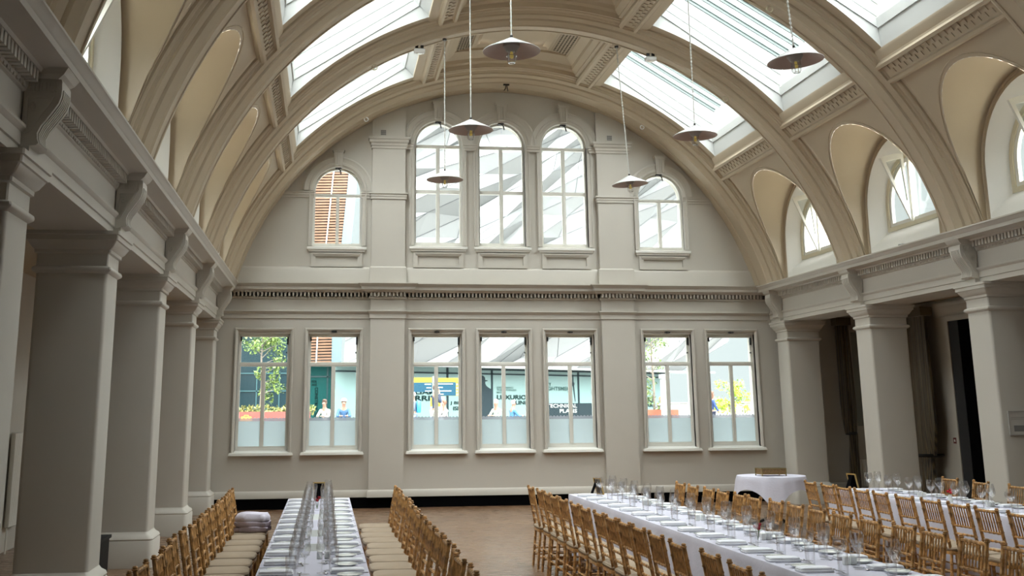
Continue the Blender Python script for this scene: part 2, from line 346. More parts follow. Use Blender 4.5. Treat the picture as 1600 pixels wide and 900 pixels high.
UL = ['small arched window on the far left showing brown slats', 'tall arched window, left one of the centre three', 'tall arched window, middle one of the centre three', 'tall arched window, right one of the centre three', 'small arched window on the right of the end wall']
for i, (c, z0, zs, h) in enumerate(UPC):
    wn += 1; small = zs < 7
    W = thing(f'window_{wn}', UL[i], 'window', (c, 0, 0), kind='structure')
    mb = MB()
    ro = .70 if small else .735
    prof = [(ro, .0), (ro, .055), (ro-.03, .065), (ro-.06, .05), (ro-.12, .04), (ro-.13, .055), (ro-.17, .05), (ro-.18, .035), (h+.05, .02), (h+.04, .0), (h+.04, -.12)]
    def loop(r, p): return [(x, -p, z) for x, z in arc_pts(0, zs, r, 0, 180, 28)]
    mb.loft([loop(r, p) for r, p in prof], closed=False)
    # jambs
    jo = h+.13
    pj = [(jo, 0), (jo, .045), (jo-.02, .045), (jo-.03, .03), (h+.045, .02), (h+.04, 0), (h+.04, -.12)]
    for s in (-1, 1): mb.loft([[(s*x, -p, z0-.05), (s*x, -p, zs)] for x, p in pj], closed=False)
    mb.build('arch_moulding', PAINT, W)
    kz = zs+ro-.22
    mb = MB(); kw = (.075, .115)
    mb.loft([[(-kw[0]*1., -.1, kz), (kw[0], -.1, kz), (kw[0], .01, kz), (-kw[0], .01, kz)], [(-.1, -.13, kz+.33), (.1, -.13, kz+.33), (.1, .01, kz+.33), (-.1, .01, kz+.33)]], True, True)
    mb.box(-.125, .125, -.15, .01, kz+.33, kz+.37); mb.box(-.11, .11, -.14, .01, kz+.30, kz+.33)
    for q in (-.045, 0, .045): mb.box(q-.012, q+.012, -.135, -.1, kz+.02, kz+.29)
    mb.build('keystone', PAINT, W, smooth=False)
    mb = MB(); zb = z0-.08
    moulded_box(mb, [(0,zb-.1),(.02,zb-.09),(.03,zb-.05),(.05,zb-.045),(.05,zb-.0),(0,zb+.01)], -h-.09, h+.09, 0, .02)
    mb.build('sill', WHITE, W)
    mb = MB(); x0 = h+.06; zt = zb-.12
    L = [rect(-x0, x0, 4.62, zt), rect(-x0+.09, x0-.09, 4.68, zt-.05)]
    mb.plate(L, -.035, .0, ID)
    moulded_box(mb, [(0, zt-.07), (.01, zt-.06), (.03, zt-.02), (.03, zt)], -x0+.07, x0-.07, 0, .03)
    mb.build('apron_panel', PAINT, W, smooth=False)
    mb = MB(); g = h-.0
    mid = 6.185
    out = archl(0, h+.045, z0-.06, zs, 24)
    if small:
        hs = [rect(-g, -.032, z0+.01, zs-.11), rect(.032, g, z0+.01, zs-.11), [(-g, zs-.05), (g, zs-.05)]+arc_pts(0, zs, g, 0, 180, 24)]
    else:
        hs = [rect(-g, -.035, z0+.02, mid-.035), rect(.035, g, z0+.02, mid-.035), rect(-g, -.035, mid+.035, zs-.065), rect(.035, g, mid+.035, zs-.065), [(-g, zs-.0), (g, zs-.0)]+arc_pts(0, zs, g, 0, 180, 24)[1:-1]]
    mb.plate([out]+hs, .08, .15, ID); mb.box(-.022, .022, .065, .09, z0, zs-.05); mb.box(-h, h, .07, .09, zs-.09 if small else zs-.045, zs-.07 if small else zs-.02)
    SF = mb.build('sash_frame', JOIN, W, smooth=False)
    MB().plate([archl(0, h+.01, z0, zs, 24)], .112, .118, ID).build('glass_pane', GLASS, SF, smooth=False)
    mb = MB(); zt = zs+h
    mb.box(-.06, .06, -.0, .07, zt+.01, zt+.04); mb.tube([(0, 0, zt+.02), (.04, -.04, zt-.03), (.055, -.06, zt-.12)], .013, 6); mb.build('latch', DARK, W)

# ------------------------------------------------------------------ pillars and side entablature
def pillar(x, y, label):
    P = thing('pillar', label, 'pillar', (x, y, 0), kind='structure')
    def L(a, z, r=.035): return [(px, py, z) for px, py in rrect(.33+a, .27+a, r, 4)]
    MB().loft([L(0, .42), L(0, 3.14)]).build('shaft', PAINT, P)
    MB().loft([L(.075, FZ, .07), L(.075, .33, .07), L(.065, .345, .06), L(.07, .36, .06), L(.06, .385, .06), L(.02, .41, .04), L(0, .44)], True).build('base', PAINT, P)
    prof = [(-.004, 3.13), (.012, 3.14), (.03, 3.155), (.035, 3.17), (.03, 3.19), (.01, 3.2), (.0, 3.205), (.0, 3.32), (.02, 3.33), (.022, 3.36), (.045, 3.38), (.075, 3.43), (.08, 3.44), (.095, 3.445), (.095, 3.49), (.11, 3.495), (.11, 3.53)]
    MB().loft([[(px, py, z) for px, py in rrect(.33+a, .27+a, .012, 1)] for a, z in prof], False, True).build('capital', PAINT, P)
    return P
P0 = None
for k in range(7):
    for s, nm in ((-1, 'left'), (1, 'right')):
        lab = f'square cream pillar of the {nm} arcade, {ORD[k]} out from the end wall'
        if P0 is None: P0 = pillar(s*5.9, -.52-PITCHY*k, lab)
        else:
            c = copy_tree(P0); c.location = (s*5.9, -.52-PITCHY*k, 0); c['label'] = lab
# entablature profile: (X distance from centre, z)
ENT = [(6.23,3.53),(5.57,3.53),(5.57,3.60),(5.555,3.605),(5.555,3.69),(5.54,3.70),(5.525,3.72),(5.525,3.74),(5.57,3.75),(5.57,3.975),(5.55,3.985),(5.54,4.01),(5.535,4.02),(5.535,4.105),(5.45,4.11),(5.435,4.13),(5.40,4.14),(5.265,4.145),(5.265,4.195),(5.25,4.205),(5.235,4.235),(5.21,4.25),(5.21,4.268),(5.45,4.30),(6.23,4.30)]
for s, nm in ((-1, 'left'), (1, 'right')):
    mb = MB(); mb.loft([[(s*x, y, z) for x, z in ENT] for y in (YB, 0)], True, True)
    for k in range(7):
        ya, yb = RIBY[k]-.19, RIBY[k+1]+.19
        n = int((ya-yb)/.075)
        for i in range(n):
            y = yb+(ya-yb)*(i+.5)/n; mb.box(*sorted((s*5.455, s*5.545)), y-.022, y+.022, 4.025, 4.107)
            mb.box(*sorted((s*5.535, s*5.555)), y-.025, y+.025, 3.992, 4.012)
    tag(mb.build('trim_7' if s < 0 else 'trim_8', PAINT), f'long dentilled cornice and beam over the {nm} row of pillars', 'cornice', kind='structure')
def console(label):
    K = thing('console_bracket', label, 'bracket', kind='structure')
    prof = [(5.56,4.07),(5.32,4.07),(5.315,4.055),(5.312,4.0),(5.315,3.95),(5.33,3.90),(5.36,3.85),(5.40,3.79),(5.435,3.74),(5.455,3.69),(5.452,3.65),(5.44,3.62),(5.455,3.605),(5.50,3.60),(5.56,3.59)]
    MB().plate([prof], -.13, .13, lambda u, v, w: (u, w, v)).build('scroll', PAINT, K, ang=50)
    mb = MB()
    for q in (-.085, -.05, -.015, .02, .055, .09):
        mb.loft([[(x-.008, q-.009, z), (x-.008, q+.009, z), (x+.01, q+.009, z), (x+.01, q-.009, z)] for x, z in prof[3:12]], True, True)
    for s in (-1, 1):
        mb.plate([[(5.54,3.95),(5.36,3.95),(5.385,3.89),(5.45,3.79),(5.50,3.70),(5.54,3.68)], [(5.525,3.935),(5.39,3.935),(5.41,3.89),(5.47,3.80),(5.51,3.72),(5.525,3.71)]], s*.13, s*.14, lambda u, v, w: (u, w, v))
        mb.lathe([(0, 0), (.035, 0), (.03, .012), (.012, .018), (0, .018)], 12, (0, 0, 0)) if False else None
        mb.tube([(5.49+.028*math.cos(t)*(1-t/12), s*.14, 3.87+.04*math.sin(t)*(1-t/12)) for t in [j*.6 for j in range(16)]], .006, 5)
        for j in range(8): mb.box(5.345+j*.024, 5.357+j*.024, min(s*.13, s*.137), max(s*.13, s*.137), 3.98, 4.05)
    mb.build('carving', PAINT, K)
    MB().loft([[(5.34, -.14, 4.07), (5.57, -.14, 4.07), (5.57, .14, 4.07), (5.34, .14, 4.07)], [(5.30, -.16, 4.10), (5.57, -.16, 4.10), (5.57, .16, 4.10), (5.30, .16, 4.10)], [(5.27, -.175, 4.145), (5.57, -.175, 4.145), (5.57, .175, 4.145), (5.27, .175, 4.145)]], True, True).build('cap', PAINT, K, smooth=False)
    MB().box(5.50, 5.575, -.12, .12, 3.53, 3.60).build('drop', PAINT, K, smooth=False)
    return K
K0 = None
for k in range(7):
    for s, nm in ((1, 'right'), (-1, 'left')):
        lab = f'scroll bracket carrying the {nm} cornice, {ORD[k]} out from the end wall'
        if K0 is None: K0 = console(lab); o = K0
        else: o = copy_tree(K0); o['label'] = lab
        o.location = (0, RIBY[k], 0)
        if s < 0: o.rotation_euler = (0, 0, PI)

# ------------------------------------------------------------------ vault: ribs, bays, skylights
def cyl(th, r, y): return (r*math.cos(R_(th)), y, CZ+r*math.sin(R_(th)))
half = [(.43, 5.74), (.43, 5.68), (.41, 5.665), (.37, 5.66), (.355, 5.635), (.34, 5.63), (.335, 5.60), (.26, 5.565), (.25, 5.58), (.225, 5.575), (.215, 5.54), (.145, 5.485), (.135, 5.46), (.10, 5.46), (.095, 5.475)]
prof_rib = [(-a, r) for a, r in half]+[(a, r) for a, r in half[::-1]]
def rib(label):
    mb = MB(); n = 72
    mb.loft([[cyl(14+152*i/n, r, dy) for dy, r in prof_rib] for i in range(n+1)], True, True)
    return tag(mb.build('ceiling_rib', VAULT, ang=28), label, 'rib', kind='structure')
rb = None
for k in range(1, 8):
    lab = f'moulded arched rib of the vault, {ORD[k-1]} one in from the end wall arch'
    if rb is None: rb = rib(lab); o = rb
    else: o = rb.copy(); C.objects.link(o); o['label'] = lab
    o.location = (0, RIBY[k], 0)
prof_e = [(-a, r) for a, r in half]+[(.26, 5.475), (.27, 5.46), (.55, 5.46), (.55, 5.9)]
mb = MB(); n = 72
mb.loft([[cyl(14+152*i/n, r, dy) for dy, r in prof_e] for i in range(n+1)], True, True)
o = tag(mb.build('ceiling_rib', VAULT, ang=28), 'wide arch of the vault where it meets the end wall', 'rib', kind='structure'); o.location = (0, RIBY[0], 0)

HB = PITCHY/2        # half bay
TH1, TH2, TS1, TS2 = 38.2, 75.6, 43.4, 70.5
LR, LZ = 1.20, 5.04   # lunette radius / springing
def lun_loop(r, zb, n=24): return [(r, zb)]+[(r*math.cos(PI*i/n), LZ+r*math.sin(PI*i/n)) for i in range(n+1)]+[(-r, zb)]
def vx(z, r=RV): return math.sqrt(max(0, r*r-(z-CZ)**2))
def bay_mesh():
    mb = MB()
    for s in (-1, 1):
        A = lambda th: th if s > 0 else 180-th
        # lower vault with lunette
        cols = [-HB-.02+(HB+.02-LR)*i/4 for i in range(5)]
        def col(y, th0, n=14): return [cyl(A(th0+(TH1+.3-th0)*j/n), RV, y) for j in range(n+1)]
        mb.loft([col(y, 13.5) for y in cols], closed=False)
        mb.loft([col(-y, 13.5) for y in cols], closed=False)
        ys = [-LR*math.cos(PI*i/32) for i in range(33)]
        mb.loft([col(y, math.degrees(math.asin((LZ+math.sqrt(max(0, LR*LR-y*y))-CZ)/RV))) for y in ys], closed=False)
        # groin barrel to the wall plane, archivolt, splayed reveal
        zb = 4.22
        L0 = [(s*(vx(z) if z > 4.3 else 5.53), y, z) for y, z in lun_loop(LR, zb)]
        mb.loft([L0]+[[(s*x, y, z) for y, z in lun_loop(r, zb)] for r, x in ((LR, 5.535), (LR-.02, 5.52), (LR-.05, 5.52), (LR-.06, 5.54), (LR-.12, 5.53), (LR-.14, 5.50))], closed=False)
        # bead on the groin line
        mb.tube([(s*(vx(z, RV)-.004), y, z) for y, z in lun_loop(LR+.045, 4.35)], .011, 5)
        # beams with fret ornament
        for (t0, t1) in ((TH1, TS1), (TH2, TS2)):
            d = 1 if t1 > t0 else -1
            pf = [(0, RV+.03), (0, 5.63), (.3*d, 5.60), (.75*d, 5.60), (.9*d, 5.65), (1.1*d, 5.655), (2.55*d, 5.655), (2.7*d, 5.65), (2.85*d, 5.60), (3.35*d, 5.60), (3.55*d, 5.65), (3.8*d, 5.67), (4.9*d, 5.69), (5.2*d, RV), (5.2*d, RV+.03)]
            mb.loft([[cyl(A(t0+a), r, y) for a, r in pf] for y in (-HB, HB)], True, True)
            n = 34
            for i in range(n):
                y = -1.26+2.52*(i+.5)/n; a = t0+(1.35+(.75 if i % 2 else 0))*d
                for (da, db, ya, yb2) in ((0, .35, -.026, .026), (-.1, .6, -.03, -.016)):
                    q = [cyl(A(a+da*d), r, y+yy) for r in (5.65, 5.64) for yy in (ya, yb2)]+[cyl(A(a+db*d), r, y+yy) for r in (5.65, 5.64) for yy in (ya, yb2)]
                    mb.add([q[2], q[3], q[7], q[6], q[0], q[1], q[5], q[4]], [[0,1,2,3],[0,4,5,1],[1,5,6,2],[2,6,7,3],[3,7,4,0]])
        # strip beside the skylight
        for sy in (-1, 1):
            mb.loft([[cyl(A(TS1-.3+(TS2-TS1+.6)*i/16), RV, sy*y) for i in range(17)] for y in (1.08, HB+.01)], closed=False)
    # crown coffer: x(th) boundaries
    pf = [(TH2-.2, RV), (TH2+.6, RV), (TH2+.7, 5.74), (77.2, 5.80), (77.5, 5.86), (79.0, 5.93), (79.2, 5.96), (82.2, 6.02), (82.4, 5.99), (83.0, 5.99), (84.0, 6.06)]
    hx = []
    for th, r in pf: p = cyl(th, r, 0); hx.append((p[0], p[2]))
    full = hx+[(-x, z) for x, z in hx[::-1]]
    mb.loft([[(x, y, z) for x, z in full] for y in (-HB, HB)], closed=False)
    # end mouldings of the coffer
    for sy in (-1, 1):
        st = [(1.30, RV-.02), (1.22, RV-.02), (1.20, 5.77), (1.14, 5.80), (1.10, 5.86), (.86, 5.95), (.85, 5.99), (.72, 6.02)]
        L = []
        for yy, r in st:
            L.append([cyl(TH2-.1+(180-2*TH2+.2)*i/12, r, sy*yy) for i in range(13)])
        mb.loft(L, closed=False)
    return mb
def grille_mesh():
    mb = MB()
    import itertools
    for s in (-1, 1):
        a, b = cyl(79.3, 5.95, 0), cyl(82.1, 6.01, 0)
        for i in range(30):
            for j in range(5):
                y = -.80+1.6*(i+.5)/30; t = (j+.5)/5
                x = a[0]+(b[0]-a[0])*t; z = a[2]+(b[2]-a[2])*t
                hh = .017 if (i+j) % 2 else .012
                dx = hh*.55
                mb.add([(s*(x-dx*2), y-hh, z-.008), (s*(x+dx*2), y-hh, z-.006), (s*(x+dx*2), y+hh, z-.006), (s*(x-dx*2), y+hh, z-.008)], [[0,1,2,3]])
    for sy in (-1, 1):
        for i in range(26):
            for j in range(3):
                x = -.78+1.56*(i+.5)/26; y = sy*(1.06-.07*j); z = 8.73+.03*j
                mb.add([(x-.016, y-.014, z), (x+.016, y-.014, z), (x+.016, y+.014, z), (x-.016, y+.014, z)], [[0,1,2,3]])
    return mb
bayO = grO = None
WHITEWELL = mat('white skylight lining', (.52, .535, .525), .5); BARM = mat('grey green glazing bar paint', (.10, .13, .125), .4)
G0, G1 = (4.22, 7.74), (2.32, 8.90)     # lower / upper edge of the roof glazing
def skylight(label, s, shut=False):
    S = thing('skylight', label, 'skylight', kind='structure')
    N = 16; H = 1.08
    arc = [(RV*math.cos(R_(TS1+(TS2-TS1)*i/N)), CZ+RV*math.sin(R_(TS1+(TS2-TS1)*i/N))) for i in range(N+1)]
    lo, up = arc[0], arc[-1]
    # profile chains, each a straight line parallel to the glazing, sampled N+1
    def chain(p, q): return [(p[0]+(q[0]-p[0])*i/N, p[1]+(q[1]-p[1])*i/N) for i in range(N+1)]
    c1 = chain((4.12, 7.20), (2.13, 8.52)); c2 = chain((4.135, 7.23), (2.14, 8.55)); c3 = chain((4.15, 7.40), (2.20, 8.68)); c4 = chain((4.17, 7.42), (2.21, 8.70)); c5 = chain(G0, G1)
    c15 = chain((4.125, 7.05), (2.07, 8.42)); 
    mb = MB()
    seq = [(arc, H), (c15, H), (c15, H-.018), (c1, H-.018), (c1, H+.03), (c2, H+.03), (c2, H+.01), (c3, H+.01), (c3, H+.035), (c4, H+.035), (c4, H+.02), (c5, H+.02)]
    for sy in (-1, 1):
        mb.loft([[(s*x, sy*y, z) for x, z in ch] for ch, y in seq], closed=False)
    def ends(j, off):
        L = []
        for ch, y in seq:
            dx = (y-H)*off
            L.append([(s*(ch[j][0]+dx), -y, ch[j][1]), (s*(ch[j][0]+dx), y, ch[j][1])])
        mb.loft(L, closed=False)
    ends(0, 1); ends(-1, -1)
    mb.build('light_well', WHITEWELL, S, smooth=False)
    mb = MB(); gx, gz = G1[0]-G0[0], G1[1]-G0[1]; ln = math.hypot(gx, gz); nx, nz = gz/ln, -gx/ln
    for i in range(8):
        y = -1.10+2.2*i/7
        for (w_, d0, d1) in ((.014, -.05, .0), (.030, .0, .03)):
            q = [(s*(p[0]-nx*0+ (nx*d)), y+yy, p[1]+nz*d) for p in (G0, G1) for d in (d0, d1) for yy in (-w_, w_)]
            mb.add(q, [[0,1,3,2],[4,6,7,5],[0,4,5,1],[2,3,7,6],[0,2,6,4],[1,5,7,3]])
    mb.build('glazing_bars', BARM, S, smooth=False)
    mb = MB(); mb.add([(s*G0[0], -1.11, G0[1]+.02), (s*G1[0], -1.11, G1[1]+.02), (s*G1[0], 1.11, G1[1]+.02), (s*G0[0], 1.11, G0[1]+.02)], [[0,1,2,3]])
    mb.build('added_light_block' if shut else 'glass_pane', LIGHT_BLOCK if shut else SKYG, S, smooth=False)
    return S
skp = {}
LIGHT_BLOCK = mat('added light blocking panel', (.10, .09, .08), .8)  # unseen opaque panels added over the rear roof lights to cut fill light
for k in range(7):
    yc = (RIBY[k]+RIBY[k+1])/2
    lab = f'ribbed cream vault bay with crown coffer, {ORD[k]} out from the end wall'
    if bayO is None:
        bayO = bay_mesh().build('ceiling_bay', VAULT, ang=25); o = bayO; tag(o, lab, 'ceiling', kind='structure')
        grO = grille_mesh().build('pierced_grille', BLACK, bayO, smooth=False)
    else:
        o = copy_tree(bayO); o['label'] = lab
    o.location = (0, yc, 0)
    for s, nm in ((-1, 'left'), (1, 'right')):
        lab = f'glazed roof light in the {nm} slope of the vault, {ORD[k]} out from the end wall'
        q = (s, k >= 4)
        if q not in skp: skp[q] = skylight(lab, s, k >= 4); o = skp[q]
        else: o = copy_tree(skp[q]); o['label'] = lab
        o.location = (0, yc, 0)
        if k >= 4: continue
        L = bpy.data.lights.new('roof light portal', 'AREA'); L.shape = 'RECTANGLE'; L.size = 2.26; L.size_y = 2.22
        L.cycles.is_portal = True
        lo = bpy.data.objects.new('roof_light_portal', L); C.objects.link(lo)
        gx = (G0[0]+G1[0])/2+.03; gz = (G0[1]+G1[1])/2+.08
        nrm = Vector((-s*(G1[1]-G0[1]), 0, -(G0[0]-G1[0]))).normalized()   # faces down into the room
        lo.location = (s*gx, yc, gz); lo.rotation_euler = nrm.to_track_quat('-Z', 'Y').to_euler()

# side lunette windows
def side_window(label, num):
    W = thing(f'window_{num}', label, 'window', kind='structure')
    SX = lambda u, v, w: (w, u, v)
    fr, zb = .80, 4.68
    mb = MB()
    a = lun_loop(LR-.14, 4.22); b = lun_loop(fr, zb)
    mb.loft([[(5.50, y, z) for y, z in a], [(5.73, y, z) for y, z in b]], closed=False)
    mb.add([(5.50, -LR+.14, 4.30), (5.50, LR-.14, 4.30), (5.52, LR-.14, 4.44), (5.52, -LR+.14, 4.44), (5.73, fr, zb), (5.73, -fr, zb)], [[0,1,2,3],[3,2,4,5],[1,2,4],[0,5,3]])
    mb.build('splayed_reveal', WHITE, W)
    def lp(r, z0): return [(-r, z0), (r, z0)]+[(r*math.cos(PI*i/24), LZ+r*math.sin(PI*i/24)) for i in range(25)]
    MB().plate([lp(fr+.02, zb-.02), lp(fr-.06, zb+.05)], 5.70, 5.78, SX).build('outer_frame', OLIVE, W, smooth=False)
    def qa(sy, r, z0):
        pts = [(sy*.03, z0), (sy*r, z0)]
        for i in range(13):
            t = R_(88*i/12); pts.append((sy*r*math.cos(t), LZ+r*math.sin(t)))
        return pts
    mb = MB(); mb.plate([lp(fr-.05, zb+.04), qa(1, fr-.13, zb+.11), qa(-1, fr-.13, zb+.11)], 5.72, 5.77, SX)
    mb.box(5.69, 5.78, -.03, .03, zb+.04, LZ+fr-.06); SF = mb.build('sash_frame', JOIN, W, smooth=False)
    MB().plate([lp(fr-.06, zb+.05)], 5.745, 5.75, SX).build('glass_pane', GLASS, SF, smooth=False)
    # ventilator leaf tilted into the room on the mullion side
    O = (5.66, 4.73); Rr = 1.09; a0, a1 = 92, 113.5
    def pie(r0, r1, aa, ab): return [(O[0]+r*math.cos(R_(t)), O[1]+r*math.sin(R_(t))) for r, t in [(r0, aa)]+[(r1, aa+(ab-aa)*i/8) for i in range(9)]+[(r0, ab)]]
    mb = MB(); mb.plate([pie(.0, Rr, a0, a1)[0:1]+pie(.0, Rr, a0, a1)[1:-1], pie(.32, Rr-.09, a0+3, a1-3.5)], -.02, .02, lambda u, v, w: (u, w, v))
    OS = mb.build('open_sash', JOIN, W, smooth=False)
    MB().plate([pie(.3, Rr-.07, a0+2, a1-3)], -.004, .004, lambda u, v, w: (u, w, v)).build('open_sash_glass', GLASS, OS, smooth=False)
    return W
sw0 = None
for k in range(7):
    for s, nm in ((1, 'right'), (-1, 'left')):
        wn += 1
        lab = f'half-round clerestory window above the {nm} cornice, {ORD[k]} bay out from the end wall'
        if sw0 is None: sw0 = side_window(lab, wn); o = sw0
        else: o = copy_tree(sw0); o['label'] = lab; o.name = f'window_{wn}'
        o.location = (0, (RIBY[k]+RIBY[k+1])/2, 0)
        if s < 0: o.rotation_euler = (0, 0, PI)

# ------------------------------------------------------------------ pendant lamps hung from the ribs
def pendant(label, x, y, z):
    P = thing('pendant_lamp', label, 'lamp', (x, y, z), group='white conical pendant lamps hung from the vault ribs')
    top = CZ+math.sqrt(5.46**2-x*x)-z
    mb = MB(); mb.tube([(0, 0, .15), (0, 0, top)], .0065, 6); 
    for i in range(int((top-.2)/.05)): mb.box(-.011, .011, -.004, .004, .18+i*.05, .20+i*.05)
    mb.build('chain', STEEL2, P, smooth=False)
    mb = MB(); mb.lathe([(0, .03), (.035, .03), (.035, 0), (0, 0)], 12, (0, 0, top-.03)); mb.tube([(0, 0, .14), (0, 0, .175)], .016, 8); mb.build('hook', DARK, P)
    MB().lathe([(.0, .150), (.03, .145), (.10, .108), (.20, .058), (.29, .012), (.308, .0), (.307, -.006)], 40).build('shade', ENAMEL, P)
    MB().lathe([(.307, -.006), (.288, .004), (.20, .045), (.10, .09), (.05, .10), (0, .10)], 40).build('shade_underside', BROWN, P)
    LH = MB().lathe([(0, .10), (.085, .10), (.09, .07), (.09, .045), (.075, .03), (.06, .0), (.045, -.01), (.0, -.01)], 24).build('lamp_holder', GREY, P)
    MB().lathe([(.046, -.005), (.046, -.09), (.040, -.115), (.02, -.128), (0, -.13)], 20).build('glass_jar', TABG, LH)
    mb = MB()
    for i in range(4):
        t = PI/4+i*PI/2; c, s = math.cos(t), math.sin(t)
        mb.tube([(.052*c, .052*s, .0), (.052*c, .052*s, -.11), (.035*c, .035*s, -.135)], .0035, 5)
    mb.lathe([(.052, -.06), (.056, -.06), (.056, -.055), (.052, -.055)], 16); mb.lathe([(.03, -.137), (.037, -.137), (.037, -.132), (.03, -.132)], 16); mb.build('wire_guard', STEEL, LH)
    MB().lathe([(0, 0), (.014, -.005), (.016, -.03), (.022, -.055), (.02, -.075), (0, -.088)], 12).build('bulb', BULB, LH)
    return P
STEEL2 = mat('galvanised chain', (.55, .55, .52), .4, .5)
BULB = mat('amber filament bulb', (.75, .62, .2), .2, emit=((1, .75, .2), .15))
lamps = [(-1.59, 0, 'left pendant lamp of the pair nearest the end wall'), (1.59, 0, 'right pendant lamp of the pair nearest the end wall'), (-1.59, 1, 'left pendant lamp hung from the second free rib'), (1.59, 1, 'right pendant lamp hung from the second free rib'), (-1.59, 2, 'left of the two largest pendant lamps near the top'), (1.59, 2, 'right of the two largest pendant lamps near the top')]
pl = pendant('white conical '+lamps[0][2], -1.59, RIBY[1], 5.60); base = pl
for i, (x, k, lb) in enumerate(lamps[1:], 1):
    o = copy_tree(base); o.location = (x, RIBY[k+1], 5.585); o['label'] = 'white conical '+lb
    if i in (1, 5): o.rotation_euler = (0, R_(-3.5), 0)
base.rotation_euler = (0, 0, 0)

# emergency light units and little fittings on the ribs
def spot(label, x, y):
    z = CZ+math.sqrt(5.46**2-x*x)
    S = thing('emergency_light', label, 'light', (x, y, z-.10))
    MB().rbox(0, 0, -.04, .035, .095, .06, 0, .012).build('housing', ENAMEL, S)
    MB().lathe([(0, -.012), (.045, -.012), (.05, 0), (0, 0)], 14, (0, 0, -.04)).build('lens', PORC, S)
    mb = MB(); mb.box(-.07, .07, -.02, .02, .03, .05)
    mb.box(-.07, -.02, -.02, .02, .05, .10); mb.box(.02, .07, -.02, .02, .05, .10); mb.build('mounting_bracket', DARK, S, smooth=False)
spot('small white emergency light under the rib, left of the centre line', -2.03, -4.0)
spot('small white emergency light under the rib, right of the centre line', 2.03, -4.0)
def eye(label, x, y, r=.045, m=None):
    z = CZ+math.sqrt(5.46**2-x*x)-.02
    o = MB().tube([(r*math.cos(2*PI*i/14), 0, r*math.sin(2*PI*i/14)) for i in range(15)], .011, 6).build('ceiling_eye_ring', m or OLIVE)
    o.location = (x, y, z-r*.6); tag(o, label, 'ring')
eye('pale ring hook on the first free rib, left side', -2.79, -4.02); eye('pale ring hook on the first free rib, right side', 3.34, -4.02)
eye('pale ring hook on the end wall arch, left side', -2.81, -.62, .04, ENAMEL); eye('pale ring hook on the end wall arch, right side', 2.83, -.62, .04, ENAMEL)
eye('pale ring hook on the second free rib, right side', 2.79, -7.42)
hk = thing('ceiling_hook', 'small dark double hook at the crown of the end wall arch', 'hook', (0.02, -.62, 8.31))
MB().box(-.06, .06, -.02, .02, -.03, .0).build('plate', DARK, hk, smooth=False)
mb = MB(); mb.tube([(-.01, 0, -.02), (-.02, 0, -.1), (-.05, 0, -.14)], .01, 6); mb.tube([(.01, 0, -.02), (.02, 0, -.1), (.03, 0, -.15)], .01, 6); mb.build('prongs', DARK, hk)

# ------------------------------------------------------------------ bamboo-style banquet chairs
def bam(mb, p, q, r, rings=True, n=7, pitch=.095):
    p, q = Vector(p), Vector(q); L = (q-p).length
    pts = []; rs = []
    k = max(1, int(L/pitch))
    for i in range(k+1):
        t = i/k
        if rings and 0 < i < k:
            for dt, m in ((-.008/L, 1), (-.002/L, 1.28), (.002/L, 1.28), (.008/L, 1)): pts.append(p.lerp(q, t+dt)); rs.append(r*m)
        else: pts.append(p.lerp(q, t)); rs.append(r)
    mb.tube(pts, rs, n)
def make_chair():
    T = thing('banquet_chair', '', 'chair')
    zs = .43
    def post(s, z):                                  # rear post axis: straight leg, back raked
        t = max(0, (z-.43)/.49); return (s*(.158+.002*t), -.165-.085*t, z)
    for s in (-1, 1):
        mb = MB(); bam(mb, (s*.165, -.205, 0), post(s, .43), .015); mb.build('leg', BAMB, T)
        mb = MB(); bam(mb, (s*.185, .185, 0), (s*.175, .17, .41), .016); mb.build('leg', BAMB, T)
    mb = MB()
    for s in (-1, 1):
        bam(mb, post(s, .43), post(s, .905), .0155)
        p = post(s, .905); mb.lathe([(.016, 0), (.021, .004), (.021, .01), (.014, .014), (.018, .02), (.012, .028), (0, .03)], 8, (p[0], p[1], .895))
    for z in (.885, .70, .625, .545): bam(mb, post(-1, z), post(1, z), .0125 if z > .8 else .0105, pitch=.06)
    for i in range(7):
        x = -.118+.236*i/6; a = post(0, .70); b = post(0, .885); bam(mb, (x, a[1], .70), (x, b[1], .885), .0068, n=5, pitch=.065)
    mb.build('backrest', BAMB, T)
    mb = MB()
    lp = rrect(.2, .19, .05, 3)
    mb.loft([[(x*k, y*k, z) for x, y in lp] for k, z in ((.94, .405), (1, .41), (1, .435), (.94, .44))], True, True)
    mb.build('seat_frame', BAMB, T)
    mb = MB()
    lp = rrect(.2, .19, .07, 4)
    mb.loft([[(x*k, y*k, z) for x, y in lp] for k, z in ((.92, .438), (1.0, .447), (1.02, .462), (.98, .478), (.85, .488), (.4, .493))], True, True)
    mb.build('seat_cushion', CUSH, T)
    mb = MB()
    for z in (.13, .20):
        for s in (-1, 1): bam(mb, (s*.164, -.195, z), (s*.183, .182, z), .0085, n=5)
    for z, y in ((.17, -.19), (.25, -.188), (.17, .183), (.25, .181)): bam(mb, (-.18, y, z), (.18, y, z), .0085, n=5)
    mb.build('stretchers', BAMB, T)
    return T
CH = make_chair(); used = {}
TBL = {'left': (-3.91, -3.17, -7.62, -17.2), 'middle': (-.41, .36, -7.62, -17.4), 'right': (3.12, 3.90, -7.45, -14.6)}
